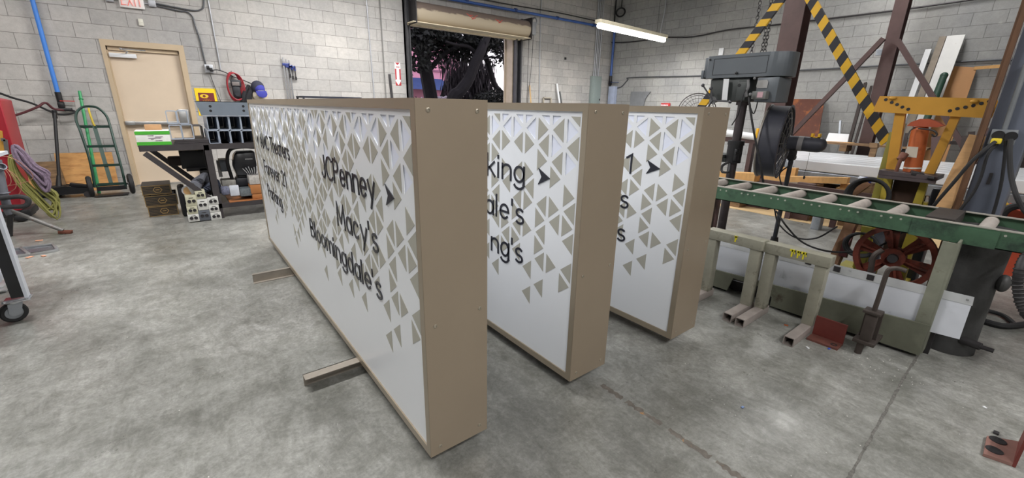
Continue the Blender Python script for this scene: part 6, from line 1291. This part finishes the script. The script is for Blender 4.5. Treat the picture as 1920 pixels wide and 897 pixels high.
for i, (a, b_, w_, lab) in enumerate((((9.600, 2.425, 0.753), (10.800, 2.706, 1.914), .05, 'thin dark bar leaning left of the slimmer column'), ((9.600, 2.344, 0.741), (10.800, 2.601, 1.853), .035, 'second dark bar leaning just left of the slimmer column'), ((9.400, 2.536, 0.893), (9.450, 2.595, 1.222), .03, 'short upright grey bar above the white panel'))):
    b0_ = V(a); p_ = V(b_); dz = (p_-b0_); k_ = b0_.z/dz.z; bb = b0_-dz*k_ if i < 2 else b0_
    g = MB(); g.bar(bb, p_, w_, w_*.8, (1, 0, 0)); solo(g, 'steel_bar', dk_ if i < 2 else galv, lab, 'steel bar', bb, None, False)
# rack of dark offcuts right of the press
t = thing('offcut_rack', 'low dark rack of steel offcuts behind the press', 'rack', (9.2, .7, 0))
for z in (.62, .95):
    g = MB(); g.bar((9.22, 1.25, z), (9.22, -.6, z+.02), .05, .05, (1, 0, 0)); g.build('rail', dk_, t, False)
for y in (1.2, .3, -.5):
    g = MB(); g.box(9.20, 9.25, y-.03, y+.03, 0, 1.0); g.build('post', dk_, t, False)
for i, (a, b_, w_, lab) in enumerate((((9.080, 0.716, 0.742), (9.140, 0.739, 1.184), .10, 'wide'), ((9.080, 0.836, 0.729), (9.140, 0.899, 1.124), .07, 'second'), ((9.080, 0.910, 0.783), (9.140, 0.955, 1.061), .06, 'third'), ((9.080, 1.170, 0.694), (9.140, 1.246, 1.035), .12, 'dark flat'), ((9.080, 1.564, 0.653), (9.140, 1.603, 1.062), .05, 'thin'))):
    a, b_ = V(a), V(b_); k_ = a.z/(b_.z-a.z); bb = a-(b_-a)*k_
    g = MB(); g.bar(bb, b_, .03, w_, (0, 1, 0)); solo(g, 'steel_offcut', brown_p if i in (0, 3) else dk_, ['wide brown offcut leaning in the rack nearest the brown plank', 'dark offcut just left of the wide brown offcut', 'shortest dark offcut in the rack', 'brown flat offcut seen between the press posts', 'thin dark offcut left of the orange jack'][i], 'steel offcut', bb, 'steel offcuts in the rack', False)
g = MB(); g.slab([(8.700, 1.938, 0.904), (8.700, 1.837, 0.903), (8.700, 1.822, 0.830), (8.700, 1.922, 0.830)], (.1, 0, 0)); g.box(8.72, 8.78, 1.822+.01, 1.922-.01, 0, 0.835); solo(g, 'timber_end', ply_d, 'pale timber end just right of the slimmer column', 'timber', (8.700, 1.869, 0.835), None, False)
# floor under and beyond the conveyor
g = MB(); rr = random.Random(5); P = []
for k in range(26): P.append((6.17+rr.uniform(-.03, .03)+.0*k, 3.0-.18*k))
for k in range(25, -1, -1): P.append((6.95, 3.0-.18*k))
g.prism(P, 'Z', .001, .005); solo(g, 'kraft_paper', M('kraft_paper', (206, 178, 134), .8, 0, .05, 3), 'long strip of tan paper lying on the floor beyond the conveyor', 'paper', (6.5, 1, 0), None, False)
g = MB(); g.rtube((5.95, 1.62, 0.001), (5.95, 1.62, .21), .09, .13, .006); solo(g, 'tube_offcut', galv, 'short grey square tube standing under the conveyor', 'steel tube', (5.95, 1.62, 0))
# wood beams and cable coil leaning by the press
ob1 = M('aged_beam', (122, 88, 62), .75, 0, .3, 6, .2, 40)
g = MB(); g.bar((3.980, 0.916, 0.168), (4.150, 0.886, 0.611), .07, .09, (1, 0, 0)); solo(g, 'wood_beam', ob1, 'aged wood beam leaning under the conveyor left of the cable coil', 'beam', (3.980, 0.916, 0.168), None, False)
g = MB(); g.bar((3.980, 0.865, 0.265), (4.180, 0.900, 0.703), .05, .04, (1, 0, 0)); solo(g, 'red_bar', M('dark_red_bar', (92, 36, 40), .5), 'dark red bar leaning beside the aged wood beam', 'bar', (3.980, 0.865, 0.265), None, False)
g = MB(); g.bar((4.100, 0.962, 0.701), (4.200, 0.885, 0.818), .05, .07, (1, 0, 0)); solo(g, 'wood_offcut', ob1, 'wood offcut poking up behind the cable coil above the conveyor', 'wood', (4.100, 0.962, 0.701), None, False)
def coil(pc, rx, rz, x, n, r, label):
    g = MB(); c_ = V(pc); rr = random.Random(int(c_.y*100))
    for k in range(n):
        g.torus(c_+V(.02*k, 0, 0), (1, .1, 0), 1, r, 30, 7, (rx*(1-.05*k), rz*(1-.04*k)))
    solo(g, 'cable_coil', rubber, label, 'cable', c_-V(0, 0, rz))
coil((4.020, 0.828, 0.750), .13, .13, 4, 4, .012, 'black cable coil hooked over the olive post above the conveyor')
coil((3.950, 0.773, 0.392), .10, .09, 4, 3, .010, 'black cable coil hanging under the conveyor beside the red wheel')
g = MB(); g.slab([(4.200, 0.848, 0.486), (4.200, 0.783, 0.483), (4.200, 0.764, 0.303), (4.200, 0.825, 0.295)], (.06, 0, 0)); g.box(4.2, 4.26, 0.764, 0.825, 0, 0.299+.004); solo(g, 'yellow_foot_post', M('olive_yellow', (150, 142, 58)), 'yellow steel foot seen under the conveyor behind the cable coil', 'post', (4.23, .85, 0), None, False)
g = MB(); g.slab([(4.000, 0.726, 0.520), (4.000, 0.658, 0.520), (4.000, 0.657, 0.406), (4.000, 0.714, 0.407)], (.05, 0, 0)); g.box(4.0, 4.05, 0.657, 0.714, 0, 0.406+.004); solo(g, 'slate_post', M('slate_post', (92, 94, 102), .5), 'slate grey post between the yellow foot and the red wheel', 'post', (4.02, .75, 0), None, False)
cable([(3.800, 1.349, 0.578), (3.800, 1.295, 0.463), (3.800, 1.162, 0.382), (3.800, 1.019, 0.410), (3.800, 0.905, 0.531)], .006, 'thin black cable sagging under the conveyor')
cable([(3.800, 1.334, 0.563), (3.750, 1.218, 0.466), (3.700, 1.070, 0.380), (3.650, 0.895, 0.369), (3.600, 0.732, 0.421), (3.600, 0.603, 0.499), (3.620, 0.501, 0.635)], .007, 'longer black cable crossing under the conveyor to the red wheel')
# brown posts under the conveyor beside the sign
g = MB(); g.box(3.80, 3.88, 1.93, 2.03, 0, .66); g.box(3.90, 3.94, 1.86, 1.89, 0, .66); solo(g, 'brown_post', brown_p, 'brown steel post under the conveyor beside the sign end', 'post', (3.84, 1.98, 0), None, False)
g = MB(); g.tube([(4.170, 1.968, 0.866), (4.120, 1.989, 0.831), (4.080, 1.961, 0.786), (4.080, 1.901, 0.794), (4.170, 1.945, 0.853)], .012, 8); solo(g, 'short_hose', rubber, 'short black hose loop at the drill press column', 'hose', (3.950, 1.897, 0.824))
# right edge: corrugated hose, floor hoses
g = MB(); pts = [V((3.300, -0.037, 0.704)), V((3.200, -0.010, 0.682)), V((3.150, -0.006, 0.628)), V((3.150, -0.019, 0.548)), V((3.150, -0.046, 0.472)), V((3.150, -0.078, 0.419)), V((3.200, -0.121, 0.369))]
g.tube(pts, .019, 12, sub=8)
L = [pts[0].lerp(pts[1], .3)]; 
for a, b_ in zip(pts, pts[1:]):
    for q in range(4):
        p_ = a.lerp(b_, q/4); g.torus(p_, b_-a, .019, .005, 14, 5)
solo(g, 'corrugated_hose', M('black_hose', (36, 34, 36), .6, 0, .3, 30), 'thick black ribbed hose bowing in from the right edge', 'hose', pts[3])
cable([(6.883, 0.245, 0.020), (6.594, 0.144, 0.012), (6.398, 0.041, 0.012), (6.460, -0.077, 0.012)], .012, 'black cable on the floor right of the dark pedestal')
cable([(4.121, 0.098, 0.020), (4.094, 0.016, 0.020), (4.129, -0.053, 0.020), (4.348, -0.158, 0.020)], .02, 'thick black hose on the floor running to the right edge', None, 'floor_hose')
cable([(4.337, 0.101, 0.020), (4.361, 0.038, 0.018), (4.329, -0.028, 0.018), (4.191, -0.085, 0.018)], .014, 'thinner black hose on the floor above the thick one', None, 'floor_hose')
t = thing('yellow_red_machine', 'yellow and red equipment glimpsed right of the grey column', 'equipment', (5.6, .05, .0))
g = MB(); g.slab([(5.600, 0.228, 0.642), (5.600, 0.176, 0.595), (5.600, 0.167, 0.559), (5.600, 0.231, 0.566)], (.1, 0, 0)); g.build('yellow_arm', ym, t, False)
g = MB(); g.slab([(5.600, 0.191, 0.593), (5.600, 0.070, 0.560), (5.600, 0.053, 0.489), (5.600, 0.168, 0.502)], (.3, 0, 0)); g.box(5.6, 5.9, -.3, 0.166, 0, 0.504); g.build('red_body', M('orange_red_body', (176, 70, 44), .5), t, False)
g = MB(); g.torus((5.550, 0.098, 0.524), (1, 0, 0), .1, .03, 24, 8); g.build('tyre', rubber, t)
# debris
g = MB(); rr = random.Random(9)
for k in range(110):
    q = rr.random()
    if q < .5: x, y = rr.uniform(2.75, 3.12), rr.uniform(.15, .55)
    elif q < .7: x, y = rr.uniform(1.6, 2.9), rr.uniform(-.1, 1.1)
    else: x, y = rr.uniform(-1, .4), rr.uniform(1.2, 6)
    if .5 < x < 2.4 and y > 1.0: continue
    s_ = rr.uniform(.0008, .0028); g.obox((x, y, s_*.5), (s_*2, s_*1.4, s_), Euler((0, 0, rr.uniform(0, 3))).to_matrix())
o = g.build('floor_debris', M('debris_white', (206, 204, 200), .7), None, False); tag(o, 'scattered pale chips and swarf on the concrete floor', 'debris', None, 'stuff')
for i, (p, s_, m_, lab) in enumerate(((((2.858, 0.571, 0.000)), .010, M('blue_chip', (60, 90, 190), .6), 'tiny blue chip on the floor below the red angle'), (((2.766, 0.652, 0.000)), .012, white_p, 'white scrap on the floor between stand foot and red angle'), (((2.966, 0.842, 0.000)), .014, M('orange_chip', (170, 90, 50), .7), 'orange scrap on the floor under the machine bed'), (((1.906, 0.637, 0.000)), .010, M('pale_blue_chip', (120, 140, 180), .6), 'pale blue speck on the floor left of the joint'), (((2.855, -0.066, 0.000)), .009, white_p, 'white speck above the dusty red bracket'))):
    g = MB(); g.obox((p[0], p[1], .003), (s_*1.6, s_, .005), Euler((0, 0, i)).to_matrix(), .001); solo(g, 'floor_scrap', m_, lab, 'scrap', p)
# small tag on right wall above the drill
g = MB(); g.obox((10.860, 5.728, 2.723), (.02, .11, .16), None, .002); solo(g, 'white_tag', white_p, 'small white plate on the right wall above the drill press', 'plate', (10.860, 5.728, 2.723))

# ================================================================== OUTSIDE
pink = M('pink_stucco', (214, 150, 172), .8, 0, .05, 2)
t = thing('pink_building', 'pink building with blue awning seen through the open roll-up door', 'building', (13.5, 24, 0))
g = MB(); g.box(9.5, 14.534, 24, 30, 0, 7.2); g.build('wall', pink, t, False)
g = MB(); g.box(9.5, 14.134, 23.93, 24, 3.25, 3.35); g.box(13.579-.1, 13.579, 23.9, 24, 0, 7); g.build('wall_band', M('pink_trim', (150, 100, 122), .8), t, False)
g = MB(); x0, x1 = 9.6, 13.303; g.prism([(22.6, 2.186), (24, 2.859), (24, 2.239)], 'X', x0, x1); g.build('awning', M('navy_awning', (34, 70, 120), .6), t, False)
g = MB(); p = V((10.418, 22.500, 2.168)); g.ball(p, .14, n=16); g.build('wall_lamp', M('globe_lamp', (255, 230, 180), .5, emit=(255, 226, 170), estr=6.), t)
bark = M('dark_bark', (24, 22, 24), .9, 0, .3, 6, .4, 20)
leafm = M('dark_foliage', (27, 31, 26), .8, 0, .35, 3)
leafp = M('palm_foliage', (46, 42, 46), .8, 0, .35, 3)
def leaf_cloud(g, c, rad, n, s_, rr, droop=False):
    for k in range(n):
        while True:
            d_ = V(rr.uniform(-1, 1), rr.uniform(-1, 1), rr.uniform(-1, 1))
            if d_.length < 1: break
        p = V(c)+V(d_.x*rad[0], d_.y*rad[1], d_.z*rad[2])
        if droop: a = V(rr.uniform(-.25, .25), rr.uniform(-.25, .25), -1).normalized()*s_*rr.uniform(1.2, 2.6)
        else: a = V(rr.uniform(-1, 1), rr.uniform(-1, 1), rr.uniform(-1, .3)).normalized()*s_*rr.uniform(.7, 1.5)
        b_ = a.cross(V(rr.uniform(-1, 1), rr.uniform(-1, 1), rr.uniform(-1, 1))).normalized()*s_*(.10 if droop else .28)
        g._new([p, p+a*.5+b_, p+a, p+a*.5-b_], [(0, 1, 2, 3)])
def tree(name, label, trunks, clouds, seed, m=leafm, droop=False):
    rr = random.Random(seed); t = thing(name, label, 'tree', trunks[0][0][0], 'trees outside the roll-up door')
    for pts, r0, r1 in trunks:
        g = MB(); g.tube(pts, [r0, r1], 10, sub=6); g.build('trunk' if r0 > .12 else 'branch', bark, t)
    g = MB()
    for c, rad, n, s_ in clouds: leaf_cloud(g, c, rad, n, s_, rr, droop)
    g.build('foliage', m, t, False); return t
T = 15.0
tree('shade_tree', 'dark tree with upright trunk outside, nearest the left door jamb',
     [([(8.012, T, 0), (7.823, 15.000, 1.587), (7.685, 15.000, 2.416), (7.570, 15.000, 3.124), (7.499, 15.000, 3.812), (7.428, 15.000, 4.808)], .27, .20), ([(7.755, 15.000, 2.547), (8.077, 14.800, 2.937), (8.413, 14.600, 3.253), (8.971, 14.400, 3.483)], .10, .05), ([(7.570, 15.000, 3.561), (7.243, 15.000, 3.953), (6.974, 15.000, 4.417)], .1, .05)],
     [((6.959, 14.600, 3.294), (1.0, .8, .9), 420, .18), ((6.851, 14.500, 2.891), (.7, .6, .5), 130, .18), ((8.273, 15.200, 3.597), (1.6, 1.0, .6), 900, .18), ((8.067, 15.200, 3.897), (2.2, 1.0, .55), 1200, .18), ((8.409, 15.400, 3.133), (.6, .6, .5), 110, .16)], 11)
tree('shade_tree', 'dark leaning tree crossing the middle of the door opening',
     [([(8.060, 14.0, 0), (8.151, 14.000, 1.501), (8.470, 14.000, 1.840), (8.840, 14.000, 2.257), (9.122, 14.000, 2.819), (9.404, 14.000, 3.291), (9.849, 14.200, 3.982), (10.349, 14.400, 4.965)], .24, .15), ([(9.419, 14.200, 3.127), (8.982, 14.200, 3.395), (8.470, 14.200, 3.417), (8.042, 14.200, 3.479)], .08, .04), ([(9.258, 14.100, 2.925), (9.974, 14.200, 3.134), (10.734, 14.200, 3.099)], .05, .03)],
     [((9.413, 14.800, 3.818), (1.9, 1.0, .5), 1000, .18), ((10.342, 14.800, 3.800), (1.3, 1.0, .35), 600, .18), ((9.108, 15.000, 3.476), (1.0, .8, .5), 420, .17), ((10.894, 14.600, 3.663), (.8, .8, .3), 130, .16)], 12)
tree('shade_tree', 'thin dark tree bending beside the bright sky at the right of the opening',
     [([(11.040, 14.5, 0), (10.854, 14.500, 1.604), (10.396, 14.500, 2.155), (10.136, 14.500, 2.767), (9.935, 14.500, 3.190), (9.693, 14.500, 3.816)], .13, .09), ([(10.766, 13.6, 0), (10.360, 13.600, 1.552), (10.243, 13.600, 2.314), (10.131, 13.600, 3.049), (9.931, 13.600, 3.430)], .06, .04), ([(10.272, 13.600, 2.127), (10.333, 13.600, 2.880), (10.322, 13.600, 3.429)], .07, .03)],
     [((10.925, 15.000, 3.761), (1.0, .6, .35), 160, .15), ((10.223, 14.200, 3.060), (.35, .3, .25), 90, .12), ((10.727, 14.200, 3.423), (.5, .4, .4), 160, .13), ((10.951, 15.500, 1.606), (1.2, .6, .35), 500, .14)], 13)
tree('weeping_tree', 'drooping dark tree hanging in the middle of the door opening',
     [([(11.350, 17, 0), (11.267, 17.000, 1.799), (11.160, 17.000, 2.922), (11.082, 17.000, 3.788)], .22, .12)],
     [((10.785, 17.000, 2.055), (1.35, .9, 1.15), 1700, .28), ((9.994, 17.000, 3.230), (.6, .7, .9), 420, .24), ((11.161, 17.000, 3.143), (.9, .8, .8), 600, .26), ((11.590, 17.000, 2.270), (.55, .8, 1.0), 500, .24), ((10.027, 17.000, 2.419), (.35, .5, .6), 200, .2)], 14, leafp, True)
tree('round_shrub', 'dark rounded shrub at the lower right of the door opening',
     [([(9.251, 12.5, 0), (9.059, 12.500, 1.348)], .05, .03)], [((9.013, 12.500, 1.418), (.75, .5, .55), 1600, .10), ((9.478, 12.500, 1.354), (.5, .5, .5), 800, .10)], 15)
g = MB(); rr = random.Random(4)
for k in range(90): 
    p = V(rr.uniform(8.046, 8.924), 16+rr.uniform(-.3, .3), rr.uniform(1.463, 1.645)); g.ball(p, rr.uniform(.04, .09), n=6)
o = g.build('white_flowers', M('pale_blossom', (190, 180, 190), .8), None); tag(o, 'pale blossoms low behind the tree trunks outside', 'flowers', None, 'stuff')
g = MB(); leaf_cloud(g, (8.435, 16, .9), (1.6, .4, .9), 1200, .12, rr); o = g.build('low_hedge', leafm, None, False); tag(o, 'low dark hedge under the pale blossoms outside', 'hedge')
